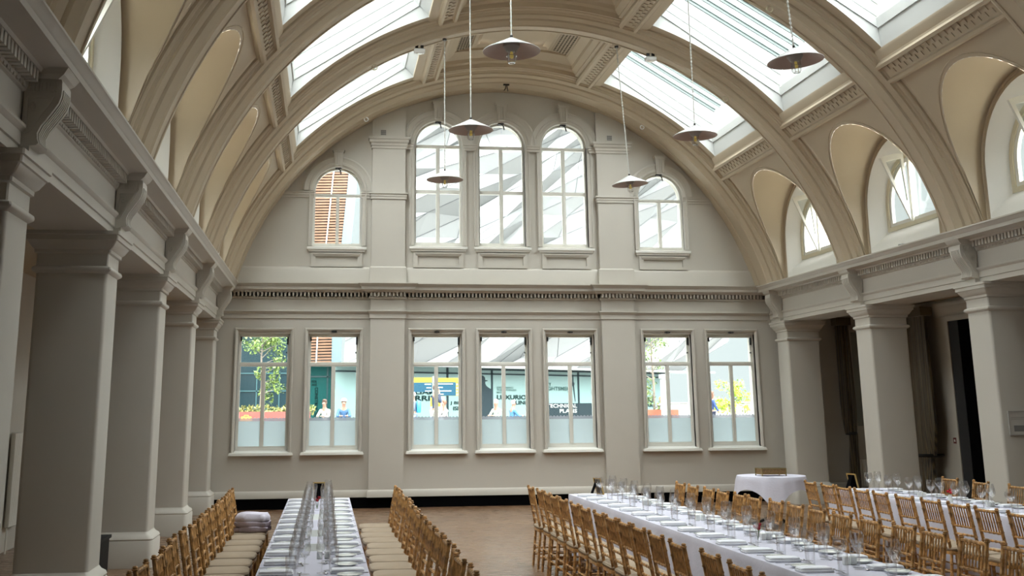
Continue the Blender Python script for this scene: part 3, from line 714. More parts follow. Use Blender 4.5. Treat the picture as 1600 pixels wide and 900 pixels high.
rows = [
 ('left', 'aisle', -2.86, PI/2, [-8.15-.5*i for i in range(15)], 'gold bamboo chair, {o} from the end wall, aisle side of the left table'),
 ('left', 'pillar', -4.31, -PI/2, [-8.15-.5*i for i in range(15)], 'gold bamboo chair, {o} from the end wall, pillar side of the left table'),
 ('middle', 'aisle', -.80, -PI/2, [-8.42,-8.98,-9.38,-9.83,-10.3,-10.85,-11.35,-11.8,-12.25,-12.65,-13.1,-13.6,-14.15,-14.7,-15.25,-15.8], 'gold bamboo chair, {o} from the end wall, aisle side of the middle table'),
 ('middle', 'far', .65, PI/2, [-8.17,-8.65,-9.14,-9.56,-9.99,-10.42,-10.9,-11.37,-11.85,-12.35,-12.83,-13.31,-13.77,-14.25,-14.75,-15.3], 'gold bamboo chair, {o} from the end wall, right side of the middle table'),
 ('right', 'near', 2.73, -PI/2, [-8.32,-8.78,-9.22,-9.68,-10.15,-10.62,-11.12,-11.6,-12.1,-12.6], 'gold bamboo chair, {o} from the end wall, left side of the right-hand table'),
 ('right', 'wall', 4.28, PI/2, [-8.03,-8.72,-9.45], 'gold bamboo chair, {o} from the end wall, far side of the right-hand table'),
]
rnd = random.Random(3)
for t, sd, x, rz, Ys, lab in rows:
    for i, y in enumerate(Ys):
        dx = rnd.uniform(-.02, .02); a = rnd.uniform(-.05, .05)*(.4 if t == 'middle' else 1)
        if t == 'middle' and sd == 'far': dx += .012*i*1.0
        if t == 'right' and sd == 'near' and i < 2: a += -.10+.06*i
        place(CH, used, (x+dx, y+rnd.uniform(-.02, .02), FZ), rz+a, lab.format(o=ORD[i]), {'left': 'chairs along the left table', 'middle': 'chairs along the middle table', 'right': 'chairs along the right-hand table'}[t])

# ------------------------------------------------------------------ long tables under white cloths
TZ = FZ+.76
def long_cloth(x0, x1, y0, y1, zb, seed):
    r = random.Random(seed); mb = MB(); pts = []
    per = [(x0, y1), (x0, y0), (x1, y0), (x1, y1)]
    path = []
    for i in range(3):
        a, b = Vector(per[i]), Vector(per[i+1]); n = int((b-a).length/.06); nn = Vector(((b-a).y, -(b-a).x)).normalized()*-1
        for k in range(n+1 if i == 2 else n): path.append((a.lerp(b, k/n), nn))
    cx, cy = (x0+x1)/2, (y0+y1)/2
    L = []
    for dz, am in ((0, 0), (-.008, .0), (-.05, .2), (-.25, .6), (-.45, .85), (zb-TZ, 1)):
        l = []
        for j, (p, nn) in enumerate(path):
            out = -nn if (p+nn*.1-Vector((cx, cy))).length < (p-Vector((cx, cy))).length else nn
            f = am*(.018*math.sin(j*.55+seed)+.010*math.sin(j*1.3+2*seed))+am*.02+(.004 if dz else 0)
            q = p+out*max(f, 0.0); l.append((q.x, q.y, TZ+dz))
        L.append(l)
    mb.loft(L, closed=False)
    mb.add([(x0, y1, TZ), (x1, y1, TZ), (x1, y0, TZ), (x0, y0, TZ)], [[0,1,2,3]])
    return mb
for i, (nm, lab) in enumerate((('left', 'white cloth over the long left table'), ('middle', 'white cloth over the long middle table'), ('right', 'white cloth over the right-hand table by the pillars'))):
    x0, x1, y0, y1 = TBL[nm]
    tag(long_cloth(x0, x1, y0, y1, FZ+(.05 if nm != 'left' else .25), i+1).build('tablecloth', CLOTH), lab, 'tablecloth')

# ------------------------------------------------------------------ table ware prototypes
def wine_glass(h, rb):
    hb = h*.5
    prof = [(0, 0), (rb*.85, .001), (rb*.85, .003), (.006, .008), (.004, .02), (.004, h-hb-.005), (.012, h-hb+.002), (rb*.7, h-hb*.78), (rb, h-hb*.5), (rb*.97, h-hb*.25), (rb*.84, h), (rb*.81, h), (rb*.94, h-hb*.25), (rb*.965, h-hb*.5), (rb*.66, h-hb*.76), (.006, h-hb+.008), (0, h-hb+.008)]
    return MB().lathe(prof, 18)
def proto(name, mb, m, cat, **k):
    o = mb.build(name, m, **k); o['category'] = cat; return o
WG = proto('wine_glass', wine_glass(.235, .047), TABG, 'glass'); WG2 = proto('wine_glass', wine_glass(.20, .040), TABG, 'glass')
TU = proto('water_tumbler', MB().lathe([(0, 0), (.031, 0), (.036, .145), (.0345, .145), (.030, .008), (0, .008)], 18), TABG, 'glass')
PLT = proto('side_plate', MB().lathe([(0, .004), (.045, .004), (.05, .0), (.053, .003), (.080, .014), (.084, .018), (.082, .019), (.055, .010), (.045, .0075), (0, .0075)], 28), PORC, 'plate')
mb = MB()
lp = rrect(.115, .058, .012, 2)
mb.loft([[(x*k, y*k+dy, z) for x, y in lp] for k, z, dy in ((.97, .001, 0), (1, .006, 0), (1, .012, 0), (.95, .016, .001), (.94, .016, .001), (.95, .018, .002), (.96, .022, .003), (.9, .029, .003), (.5, .034, .003))], True, True)
NAP = proto('napkin', mb, LINEN, 'napkin')
def knife():
    mb = MB(); mb.loft([[(-.10, -.005, .001), (-.10, .005, .001), (-.10, .005, .006), (-.10, -.005, .006)], [(.0, -.004, .001), (.0, .004, .001), (.0, .004, .005), (.0, -.004, .005)], [(.01, -.008, .001), (.01, .006, .001), (.01, .006, .003), (.01, -.008, .003)], [(.085, -.008, .001), (.085, .006, .001), (.085, .006, .003), (.085, -.008, .003)], [(.105, .002, .001), (.105, .006, .001), (.105, .006, .003), (.105, .002, .003)]], True, True); return mb
def fork(sc_=1):
    mb = MB(); mb.loft([[(x*sc_, -w_, z), (x*sc_, w_, z), (x*sc_, w_, z+.003), (x*sc_, -w_, z+.003)] for x, w_, z in ((-.10, .006, .001), (-.03, .003, .004), (.03, .003, .006), (.045, .010, .004), (.062, .011, .003))], True, True)
    for q in (-.009, -.003, .003, .009): mb.loft([[(x*sc_, q-.0017, z), (x*sc_, q+.0017, z), (x*sc_, q+.0017, z+.002), (x*sc_, q-.0017, z+.002)] for x, z in ((.06, .003), (.098, .007))], True, True)
    return mb
def spoon():
    mb = MB(); mb.loft([[(x, -w_, z), (x, w_, z), (x, w_, z+.003), (x, -w_, z+.003)] for x, w_, z in ((-.09, .006, .001), (-.02, .003, .004), (.035, .003, .006))], True, True)
    mb.lathe([(0, 0), (.010, .001), (.017, .006), (.016, .0065), (.009, .002), (0, .002)], 12, (.055, 0, .001)); return mb
KN = proto('table_knife', knife(), STEEL, 'knife'); FK = proto('table_fork', fork(), STEEL, 'fork'); SP = proto('dessert_spoon', spoon(), STEEL, 'spoon')
used2 = {}
def put(p, x, y, z, rz, label, group):
    if not used2.get(id(p)): used2[id(p)] = 1; o = p
    else: o = p.copy(); C.objects.link(o)
    o.location = (x, y, z); o.rotation_euler = (0, 0, rz); o['label'] = label; o['group'] = group
KEEP = []
def setting(edge, d, y, where, grp, rr):
    """edge x, d = direction into the table (+1/-1); diner sits outside looking along +d"""
    KEEP.append(1)
    lf = d        # diner's left is along +y when looking +x
    r = 0 if d > 0 else PI
    j = lambda a: rr.uniform(-a, a)
    put(PLT, edge+d*.135+j(.01), y+lf*.165+j(.01), TZ, j(3), f'white side plate, {where}', 'side plates, '+grp)
    put(KN, edge+d*.11, y+lf*.165+j(.01), TZ+.019, r+j(.1), f'butter knife laid across the side plate, {where}', 'butter knives, '+grp)
    put(NAP, edge+d*.135+j(.008), y-lf*.01+j(.01), TZ, r+j(.06), f'folded white napkin, {where}', 'napkins, '+grp)
    put(FK, edge+d*.14, y+lf*.075+j(.006), TZ, r+j(.05), f'steel fork beside the napkin, {where}', 'forks, '+grp)
    put(KN, edge+d*.14, y-lf*.095+j(.006), TZ, r+j(.05), f'steel table knife beside the napkin, {where}', 'table knives, '+grp)
    put(SP, edge+d*.285, y-lf*.03+j(.01), TZ, r+PI/2+j(.2), f'dessert spoon above the napkin, {where}', 'dessert spoons, '+grp)
    put(WG, edge+d*.265+j(.006), y-lf*.128+j(.006), TZ, j(3), f'large stemmed wine glass, {where}', 'large wine glasses, '+grp)
    put(WG2, edge+d*.310+j(.006), y-lf*.022+j(.006), TZ, j(3), f'smaller stemmed wine glass, {where}', 'small wine glasses, '+grp)
    put(TU, edge+d*.235+j(.006), y-lf*.226+j(.004), TZ, j(3), f'straight water tumbler, {where}', 'tumblers, '+grp)
rr = random.Random(11)
for i in range(13): setting(-3.17, -1, -8.1-.5*i, f'{ORD[i]} place, aisle side of the left table', 'aisle side of the left table', rr)
for i in range(13): setting(-3.91, 1, -8.1-.5*i, f'{ORD[i]} place, pillar side of the left table', 'pillar side of the left table', rr)
for i in range(14): setting(-.41, 1, -8.05-.5*i, f'{ORD[i]} place, aisle side of the middle table', 'aisle side of the middle table', rr)
for i in range(15): setting(.36, -1, -8.05-.5*i, f'{ORD[i]} place, right side of the middle table', 'right side of the middle table', rr)
for i in range(9): setting(3.12, 1, -7.95-.5*i, f'{ORD[i]} place, left side of the right-hand table', 'left side of the right-hand table', rr)
for i in range(6): setting(3.90, -1, -7.95-.5*i, f'{ORD[i]} place, far side of the right-hand table', 'far side of the right-hand table', rr)

# centre pieces
RED = mat('dark red petals', (.35, .01, .02), .6); RED2 = mat('bright red petals', (.6, .01, .02), .6); GREEN = mat('green stem', (.06, .15, .03), .6)
def flower(label, x, y, m, low=False):
    V = thing('flower_vase', label, 'flowers', (x, y, TZ))
    MB().lathe([(0, 0), (.025, 0), (.028, .03), (.018, .07), (.02, .08), (.017, .08), (.015, .07), (.024, .03), (0, .006)], 14).build('vase', TABG if not low else PORC, V)
    mb = MB(); st = [(-.02, .0, .11), (.02, .01, .125), (.0, -.02, .10)]
    for p in st: mb.tube([(0, 0, .02), (p[0]*.6, p[1]*.6, .07), p], .0025, 5)
    mb.build('stems', GREEN, V)
    for p in st:
        mb = MB()
        for k in range(7):
            t = 2*PI*k/7; c, s = math.cos(t), math.sin(t)
            mb.loft([[(p[0]+c*r1-s*w_, p[1]+s*r1+c*w_, p[2]+z) for w_ in (-q, 0, q)] for r1, q, z in ((.002, .003, -.008), (.012, .009, .0), (.016, .008, .014), (.012, .003, .022))], closed=False)
        mb.lathe([(0, -.01), (.009, 0), (.007, .014), (0, .018)], 8, p)
        mb.build('blossom', m, V)
flower('glass bud vase with a dark red flower on the left table', -3.55, -9.35, RED)
flower('bud vase with dark red flowers midway along the middle table', -.02, -12.95, RED)
flower('low vase with bright red flowers on the right-hand table', 3.5, -9.75, RED2, True)
def card(label, x, y, a):
    o = MB().loft([[(-.035, -.075, 0), (-.035, .075, 0)], [(0, -.075, .05), (0, .075, .05)], [(.035, -.075, 0), (.035, .075, 0)], [(.033, -.075, 0), (.033, .075, 0)], [(0, -.075, .047), (0, .075, .047)], [(-.033, -.075, 0), (-.033, .075, 0)]], closed=False).build('folded_menu_card', PORC, smooth=False)
    o.location = (x, y, TZ); o.rotation_euler = (0, 0, a); tag(o, label, 'card', 'folded menu cards')
card('white folded menu card lying nearest the end wall on the left table', -3.54, -10.35, .1+PI/2); card('white folded menu card halfway along the left table', -3.54, -11.85, PI/2); card('white folded menu card at the near part of the left table', -3.54, -12.85, PI/2-.1)
def shaker(label, x, y, holes):
    S = thing('condiment_shaker', label, 'shaker', (x, y, TZ))
    MB().rbox(0, 0, 0, .055, .02, .02, 0, .004).build('body', PORC, S); mb = MB()
    for k in range(holes): mb.lathe([(0, 0), (.0022, 0), (.0022, .0006), (0, .0006)], 6, (-.005+.01*(k % 2), -.005+.01*(k//2), .0552))
    mb.build('holes', BLACK, S)
for nm, x, ys in (('left', -3.50, (-9.85, -11.35, -13.35)), ('middle', .07, (-9.4, -11.2, -12.82, -14.3)), ('right-hand', 3.55, (-9.0, -10.4))):
    for i, y in enumerate(ys):
        shaker(f'white square salt shaker, {ORD[i]} pair from the end wall, {nm} table', x, y, 1); shaker(f'white square pepper shaker, {ORD[i]} pair from the end wall, {nm} table', x+.055, y+.01, 4)
def stand(label, x, y, rz):
    S = thing('table_number_stand', label, 'sign', (x, y, TZ), rz)
    T = lambda u, v, w_: (u, w_+v*.25, v)
    MB().plate([rect(-.075, .075, .0, .2), rect(-.06, .06, .015, .185)], -.008, .008, T).build('frame', GOLD, S, smooth=False)
    MB().plate([rect(-.061, .061, .014, .186)], -.004, .006, T).build('dark_panel', BLACK, S, smooth=False)
    MB().loft([[(-.03, .045, .19), (.03, .045, .19)], [(-.03, .14, 0), (.03, .14, 0)]], closed=False).build('easel_leg', BLACK, S, smooth=False)
stand('gold framed table sign seen edge-on at the far end of the left table', -3.53, -7.72, PI*.93)
stand('gold framed leaning table sign at the far end of the middle table', -.03, -7.76, PI*.62)
stand('gold framed leaning table sign at the far end of the right-hand table', 3.42, -7.6, PI*.62)

# pile of folded cloths on a chair
PU = mat('mauve folded linen', (.50, .44, .52), .9, bump=.3, bscale=40); SH = mat('pale lilac linen', (.68, .66, .78), .9, bump=.3, bscale=40)
cp = thing('folded_linen_pile', 'pile of mauve and pale folded linen on a pillar-side chair', 'linen', (-4.27, -8.66, FZ+.494))
for q, (h0, m, nm) in enumerate(((0, PU, 'lower_fold'), (.055, PU, 'middle_fold'), (.11, SH, 'top_fold'))):
    mb = MB(); L = []
    for zz, k in ((0, .93), (.012, 1), (.045, 1), (.058 if q < 2 else .085, .85)):
        L.append([(k*(.19+.012*math.sin(6*t+q*2)+.01*math.sin(11*t))*math.copysign(abs(math.cos(t))**.6, math.cos(t)), k*(.15+.01*math.sin(7*t+q))*math.copysign(abs(math.sin(t))**.6, math.sin(t)), h0+zz+.008*math.sin(3*t+q)*(zz > .03)) for t in [2*PI*i/40 for i in range(40)]])
    mb.loft(L, True, True).build(nm, m, cp, ang=60)

# round table with a square cloth and brass box
rt = thing('round_table', 'small round table against the end wall, seen below its cloth', 'table', (3.52, -4.55, FZ))
MB().lathe([(0, .72), (.50, .72), (.51, .73), (.51, .742), (.50, .748), (0, .748)], 40).build('table_top', BAMB, rt)
mb = MB(); mb.lathe([(.035, .1), (.035, .725)], 14); mb.build('pedestal', DARK, rt)
mb = MB()
for k in range(4):
    t = k*PI/2+PI/4; mb.tube([(0, 0, .16), (.2*math.cos(t), .2*math.sin(t), .07), (.36*math.cos(t), .36*math.sin(t), .02)], [.03, .022, .018], 8)
mb.build('feet', DARK, rt)
mb = MB(); N = 96; L = []
for i in range(13):
    l = []
    for k in range(N):
        t = 2*PI*k/N; a = ((t+PI/4+R_(63)) % (PI/2))-PI/4
        edge = .68/max(.2, math.cos(a)); rho = edge*i/12 if i < 7 else .53+(edge-.53)*(i-6)/6
        if i < 7: rho = .53*i/6
        Rt = .531
        if rho < Rt: r, z = rho, 0
        else:
            dr = rho-Rt; fold = 1+.5*math.sin(4*t*2+1.3)*0
            r = Rt+.012+dr*.16+.035*dr*math.sin(t*14)+.02*dr*math.sin(t*23+1); z = -dr*1.28
        l.append((r*math.cos(t), r*math.sin(t), FZ+.763+z))
    L.append(l)
mb.loft(L, True); o = mb.build('round_table_cloth', CLOTH, ang=60); o.location = (3.52, -4.55, 0); tag(o, 'white square cloth with hanging corner over the small round table', 'tablecloth')
bx = thing('brass_display_box', 'low brass and glass box standing on the small round table', 'box', (3.50, -4.6, FZ+.765), .05)
BRASS = mat('old brass', (.32, .24, .10), .4, .7); WOODB = mat('woven brown panel', (.22, .13, .05), .6, noise=.5, nscale=60)
MB().box(-.195, .195, -.115, .115, .03, .105).build('panel_body', WOODB, bx, smooth=False)
mb = MB()
for z in (.022, .105): 
    for y in (-.12, .12): mb.box(-.20, .20, y-.006, y+.006, z, z+.012)
    for x in (-.20, .20): mb.box(x-.006, x+.006, -.126, .126, z, z+.012)
for x in (-.2, .2):
    for y in (-.12, .12): mb.box(x-.007, x+.007, y-.007, y+.007, 0, .117)
mb.build('metal_frame', BRASS, bx, smooth=False)
MB().box(-.19, .19, -.11, .11, .117, .121).build('glass_lid', GLASS, bx, smooth=False)

# ------------------------------------------------------------------ aisles: curtains, radiators, doors, notices
def curtain(label, x, y, rz, wd, ztop, ztie, seed):
    Cn = thing('curtain', label, 'curtain', (x, y, 0), rz)
    r = random.Random(seed)
    def lay(z0, z1, f0, f1, nm):
        L = []; n = 60; K = 12
        for i in range(K+1):
            t = i/K; z = z0+(z1-z0)*t; ww = f0(t); l = []
            for j in range(n):
                a = 2*PI*j/n; d = 1+.16*math.sin(a*13+seed)+.07*math.sin(a*29)
                l.append((ww*math.cos(a)*(.93+.07*d)+f1(t), .09*math.sin(a)*d, z))
            L.append(l)
        MB().loft(L, True, True).build(nm, CURT, Cn, ang=80)
    lay(ztop, ztie, lambda t: wd*(.9+.25*t-.35*max(0, t-.8)/.2), lambda t: .03*t, 'upper_drape')
    lay(ztie, .12, lambda t: wd*(.55+.25*t), lambda t: .08-.05*t, 'lower_drape')
    MB().lathe([(wd*.75, -.03), (wd*.8, 0), (wd*.75, .03)], 20, (.04, 0, ztie)).build('tieback', DARK, Cn)
    mb = MB(); mb.box(-wd*1.05, wd*1.05, -.12, .12, ztop-.14, ztop+.02); mb.build('heading', CURT, Cn)
curtain('striped bronze curtain gathered between the two pillars nearest the end wall', 6.98, -.22, 0, .15, 3.62, 1.33, 1)
curtain('striped bronze curtain tied back beside the dark doorway', 7.45, -2.3, PI/2, .38, 3.62, .98, 2)
# window recess with radiator on the end wall of the right aisle
wn += 1
W = thing(f'window_{wn}', 'tall plain window recess in the right aisle beside the curtain', 'window', (7.5, 0, 0), kind='structure')
MB().plate([rect(-.34, .3, 1.38, 3.45), rect(-.25, .3, 1.47, 3.36)], -.05, .02, ID).build('architrave', PAINT, W, smooth=False)
MB().box(-.25, .3, -.01, .0, 1.47, 3.36).build('blind', mat('grey green blind', (.30, .32, .29), .8), W, smooth=False)
def radiator(label, x, y, rz, w_, z0, z1, m):
    Rd = thing('radiator', label, 'radiator', (x, y, 0), rz)
    mb = MB(); n = max(2, int(w_/.045))
    for i in range(n): mb.rbox(-w_/2+w_*(i+.5)/n, 0, z0, z1, w_/n*.42, .03, 0, .012)
    mb.box(-w_/2, w_/2, -.012, .012, z0+.03, z0+.07); mb.box(-w_/2, w_/2, -.012, .012, z1-.07, z1-.03); mb.build('panel', m, Rd)
    mb = MB(); mb.tube([(-w_/2+.03, 0, z0+.02), (-w_/2+.03, 0, FZ)], .012, 6); mb.tube([(w_/2-.03, 0, z0+.02), (w_/2-.03, 0, FZ)], .012, 6); mb.build('pipes', m, Rd)
radiator('white ribbed radiator under the right aisle window', 7.36, -.08, 0, .5, .28, .82, JOIN)
radiator('tall pale radiator on the left aisle wall behind the pillars', -7.62, -5.75, PI/2, .55, .36, 1.58, JOIN)
D = thing('door_1', 'dark grey door leaf standing open in the right aisle wall', 'door', (7.7, -3.55, 0), kind='structure')
MB().box(-.03, .005, .22, .52, FZ, 3.35).build('door_leaf', mat('dark grey door', (.04, .042, .045), .6, spec=.2), D, smooth=False)
MB().box(-.02, .005, -.55, .22, FZ, 3.35).build('painted_doorway_dark', BLACK, D, smooth=False)  # solid black sheet on the uncut wall, paints the dark beyond the doorway
mb = MB(); mb.plate([rect(-.60, .60, FZ, 3.45), rect(-.55, .52, FZ, 3.35)], -.05, .01, lambda u, v, w_: (w_, u, v)); mb.build('door_frame', PAINT, D, smooth=False)
mb = MB(); mb.loft([[(x, y, z) for x, y in ((.01, -.62), (.01-p, -.62-p), (.01-p, 1.0+p), (.01, 1.0+p))] for p, z in ((.03, 3.45), (.05, 3.5), (.10, 3.58), (.13, 3.62), (.13, 3.68))], True, True)
mb.build('door_cornice', PAINT, D, smooth=False)
fa = thing('fire_alarm_point', 'small dark red fire alarm call point beside the curtain', 'alarm', (7.69, -2.88, 1.25))
MB().box(-.03, 0, -.05, .05, -.05, .05).build('box', mat('dark red plastic', (.12, .01, .01), .5), fa, smooth=False); MB().box(-.034, -.03, -.02, .02, -.02, .02).build('glass_window', PORC, fa, smooth=False)
pf_ = thing('framed_notice', 'white framed notice hanging on the third right-hand pillar', 'notice', (5.80, -.52-2*PITCHY-.27, 1.62))
T = lambda u, v, w_: (u, w_, v)
MB().plate([rect(-.13, .20, -.16, .16), rect(-.118, .188, -.148, .148)], -.02, -.002, T).build('frame', GREY, pf_, smooth=False)
MB().box(-.12, .19, -.012, -.002, -.15, .15).build('paper', mat('notice paper', (.5, .49, .46), .7), pf_, smooth=False)
mb = MB(); mb.box(-.06, .19, -.014, -.012, -.11, -.03); mb.build('printed_block', mat('grey print', (.2, .2, .2), .7), pf_, smooth=False)
mb = MB(); mb.box(-.09, .15, -.014, -.012, .07, .08); mb.box(-.09, .10, -.014, -.012, .05, .057); mb.build('printed_lines', GREY, pf_, smooth=False)
bc = thing('black_cabinet', 'black cabinet standing between the third and fourth left pillars', 'cabinet', (-6.0, -9.1, FZ))
MB().box(-.25, .2, -.3, .3, 0, .47).build('carcass', mat('black laminate', (.005, .005, .006), .6, spec=.15), bc, smooth=False); MB().box(-.27, .22, -.32, .32, .47, .50).build('top', mat('black top', (.008, .008, .009), .6, spec=.2), bc, smooth=False)
lc = thing('cable_clip', 'small grey latch lying on the right cornice below the clerestory window', 'fitting', (5.36, -5.84, 4.29))
MB().box(-.03, .03, -.05, .05, 0, .03).build('body', STEEL, lc, smooth=False)

# ------------------------------------------------------------------ outside: square, glazed hoarding, faceted building
PAVE = mat('pale stone paving', (.22, .22, .21), .8, noise=.06, nscale=2)
tag(MB().box(-60, 90, .4, 140, OG-.3, OG).build('ground', PAVE, smooth=False), 'pale paving of the square outside', 'paving', kind='structure')
WO = Vector((-1.5, 26.0)); WD = Vector((15.5, 10.0)).normalized(); WN = Vector((WD.y, -WD.x))    # towards the hall
def WP(u, z, off=0): p = WO+WD*u+WN*off; return (p.x, p.y, z)
WF = lambda u, v, w_: WP(u, v, w_)
PALE = mat('pale aqua printed glass', (.105, .165, .16), .35); TEAL = mat('teal printed glass', (.0, .06, .056), .6, spec=.2)
CHAR = mat('charcoal printed panel', (.010, .018, .022), .7, spec=.15); INK = mat('black lettering', (.004, .012, .012), .9, spec=.05); INKG = mat('grey lettering', (.035, .065, .06), .9, spec=.05); WLET = mat('white lettering', (.26, .29, .28), .5)
H = thing('glazed_hoarding', 'pale aqua printed glass front of the building across the square', 'facade')
mb = MB(); mb.plate([rect(-2.05, 19.2, OG, 3.7)], 0, -.1, WF); mb.build('glass_panels', PALE, H, smooth=False)
mb = MB()
for u in (-.2, 4.036, 6.69, 12.4, 19.1): mb.plate([rect(u-.05, u+.05, OG, 3.75)], .03, 0, WF)
mb.plate([rect(-2.05, 19.2, 3.42, 3.48)], .03, 0, WF); mb.plate([rect(6.0, 19.2, 3.62, 3.80)], .04, -.05, WF)
mb.build('mullions', CHAR, H, smooth=False)
mb = MB(); mb.plate([rect(9.9, 13.6, OG, 2.12)], .02, 0, WF); mb.plate([rect(18.9, 19.25, OG, 3.7)], .03, 0, WF); mb.build('dark_panel', CHAR, H, smooth=False)
mb = MB(); hat = [(6.67, OG), (6.67, 2.75), (6.5, 2.82), (6.35, 2.9), (6.28, 3.0), (6.27, 3.1), (6.42, 3.13), (6.42, 3.16), (6.28, 3.17), (6.26, 3.28), (6.18, 3.36), (6.02, 3.39), (5.86, 3.35), (5.78, 3.27), (5.75, 3.0), (5.80, 2.87), (5.88, 2.80), (5.75, 2.72), (5.6, 2.6), (5.6, OG)]
mb.plate([hat], .02, 0, WF); mb.build('hatted_silhouette', CHAR, H, smooth=False)
mb = MB()
for a, b, r0, r1 in (((12.03, 3.5), (12.03, 3.1), .02, .035), ((12.03, 3.1), (11.66, 2.66), .06, .02), ((12.03, 3.1), (12.15, 2.2), .05, .012)):
    d = Vector((b[0]-a[0], b[1]-a[1])).normalized(); n_ = Vector((-d.y, d.x))
    mb.plate([[(a[0]+n_.x*r0, a[1]+n_.y*r0), (a[0]-n_.x*r0, a[1]-n_.y*r0), (b[0]-n_.x*r1, b[1]-n_.y*r1), (b[0]+n_.x*r1, b[1]+n_.y*r1)]], .02, 0, WF)
mb.plate([[(12.03+.09*math.cos(2*PI*i/12), 3.05+.09*math.sin(2*PI*i/12)) for i in range(12)]], .022, 0, WF)
mb.build('drawing_compasses', CHAR, H, smooth=False)
def letters(txt, u0, u1, z0, z1, m, parent, off=.03, vert=False, fn=None):
    cu = bpy.data.curves.new(txt, 'FONT'); cu.body = txt; cu.size = 1; cu.extrude = .0; cu.resolution_u = 3; cu.offset = .018
    to = bpy.data.objects.new('lettering', cu); C.objects.link(to); bpy.context.view_layer.update()
    me = bpy.data.meshes.new_from_object(to.evaluated_get(bpy.context.evaluated_depsgraph_get())); bpy.data.objects.remove(to); bpy.data.curves.remove(cu)
    xs = [v.co.x for v in me.vertices]; ys = [v.co.y for v in me.vertices]; a, b, c, d = min(xs), max(xs), min(ys), max(ys)
    for v in me.vertices:
        s_, t_ = (v.co.x-a)/(b-a), (v.co.y-c)/(d-c)
        if vert: s_, t_ = t_, 1-s_
        uu, zz = u0+(u1-u0)*s_, z0+(z1-z0)*t_
        v.co = fn(uu, zz, off) if fn else WP(uu, zz, off)
    me.materials.append(m); o = bpy.data.objects.new('lettering', me); C.objects.link(o); o.parent = parent; return o
letters('WILLIAM', 1.2, 3.35, 2.52, 2.70, INK, H); letters('PIRRIE', 1.75, 3.35, 2.24, 2.46, INK, H)
letters('J BRUCE', 4.18, 5.45, 2.05, 2.215, INK, H); letters('ISMAY', 4.36, 5.3, 1.82, 1.99, INK, H)
letters('DESIGNING', 6.98, 8.0, 2.80, 2.88, INKG, H); letters('THE WORLDS', 6.98, 8.2, 2.69, 2.77, INKG, H); letters('MOST', 6.98, 7.45, 2.58, 2.66, INKG, H)
letters('LUXURIOUS', 6.98, 9.35, 2.30, 2.505, INK, H); letters('LINERS', 8.14, 9.35, 2.065, 2.245, INK, H)
letters('EXPERT', 9.55, 10.51, 2.94, 3.09, INKG, H); letters('DRAUGHTSMEN', 9.35, 11.8, 2.73, 2.91, INKG, H)
letters('TECHNICAL', 10.18, 12.24, 1.905, 2.09, WLET, H); letters('PLANS', 11.04, 12.23, 1.66, 1.845, WLET, H)
letters('UP', 16.9, 17.52, 2.64, 2.835, INK, H); letters('UG', 17.34, 18.0, 2.145, 2.44, INK, H); letters('AR', 17.4, 17.94, 1.915, 2.08, INK, H)
letters('O', 13.3, 13.75, 2.5, 2.78, INK, H)
# teal return with vertical lettering
tf = lambda u, v, w_: (u, 27.0-w_, v)
T2 = thing('teal_glass_return', 'teal glass panels with vertical lettering left of the pale hoarding', 'facade')
MB().plate([rect(-4.9, -3.25, OG, 3.75)], 0, -.1, tf).build('glass_panels', TEAL, T2, smooth=False)
mb = MB()
for x in (-3.45, -3.28, -4.9): mb.plate([rect(x-.03, x+.03, OG, 3.75)], .03, 0, tf)
mb.plate([rect(-4.9, -3.25, 3.25, 3.31)], .03, 0, tf); mb.build('mullions', mat('dark teal frame', (.0, .035, .04), .4), T2, smooth=False)
letters('CONSTRUCTION', -3.98, -3.84, 1.35, 2.83, INK, T2, fn=tf, vert=True)
letters('FOR', -4.12, -3.90, 3.02, 3.12, INK, T2, fn=tf); letters('AND', -4.12, -3.90, 2.89, 2.98, INK, T2, fn=tf)
# brown slatted tower and its pale blue edge
SLAT = mat('orange brown timber slats', (.17, .085, .045), .6, noise=.2, nscale=4)
S = thing('slatted_tower', 'tall corner of brown timber slats beside the white faceted building', 'building')
mb = MB()
def XR(z): return -3.30+(z-5.0)*.083 if z > 5 else -3.30
z = 3.85
while z < 15.5:
    mb.add([(-4.9, 26.3, z-.04), (XR(z), 26.2, z), (XR(z), 26.32, z), (-4.9, 26.42, z-.04), (-4.9, 26.3, z+.035), (XR(z), 26.2, z+.075), (XR(z), 26.32, z+.075), (-4.9, 26.42, z+.035)], [[0,3,2,1],[4,5,6,7],[0,1,5,4],[1,2,6,5],[2,3,7,6],[3,0,4,7]]); z += .125
mb.build('slats', SLAT, S, smooth=False)
MB().plate([[(-4.9, 3.75), (XR(4), 3.75), (XR(15.6), 15.6), (-4.9, 15.6)]], .0, .05, lambda u, v, w_: (u, 26.5+w_, v)).build('backing', mat('dark slat backing', (.35, .35, .36), .7), S, smooth=False)
mb = MB(); mb.tube([(-3.95, 26.15, 3.8), (-3.88, 26.15, 6), (-3.1, 26.15, 15.5)], .03, 6); mb.build('fixing_rail', JOIN, S)
BLU = mat('pale blue metal edge', (.13, .18, .20), .4)
MB().loft([[(XR(z)+.0, 26.1, z), (XR(z)+.42, 25.9, z), (XR(z)+.42, 26.5, z), (XR(z), 26.5, z)] for z in (3.75, 5, 15.6)], True, True).build('metal_edge', BLU, S, smooth=False)
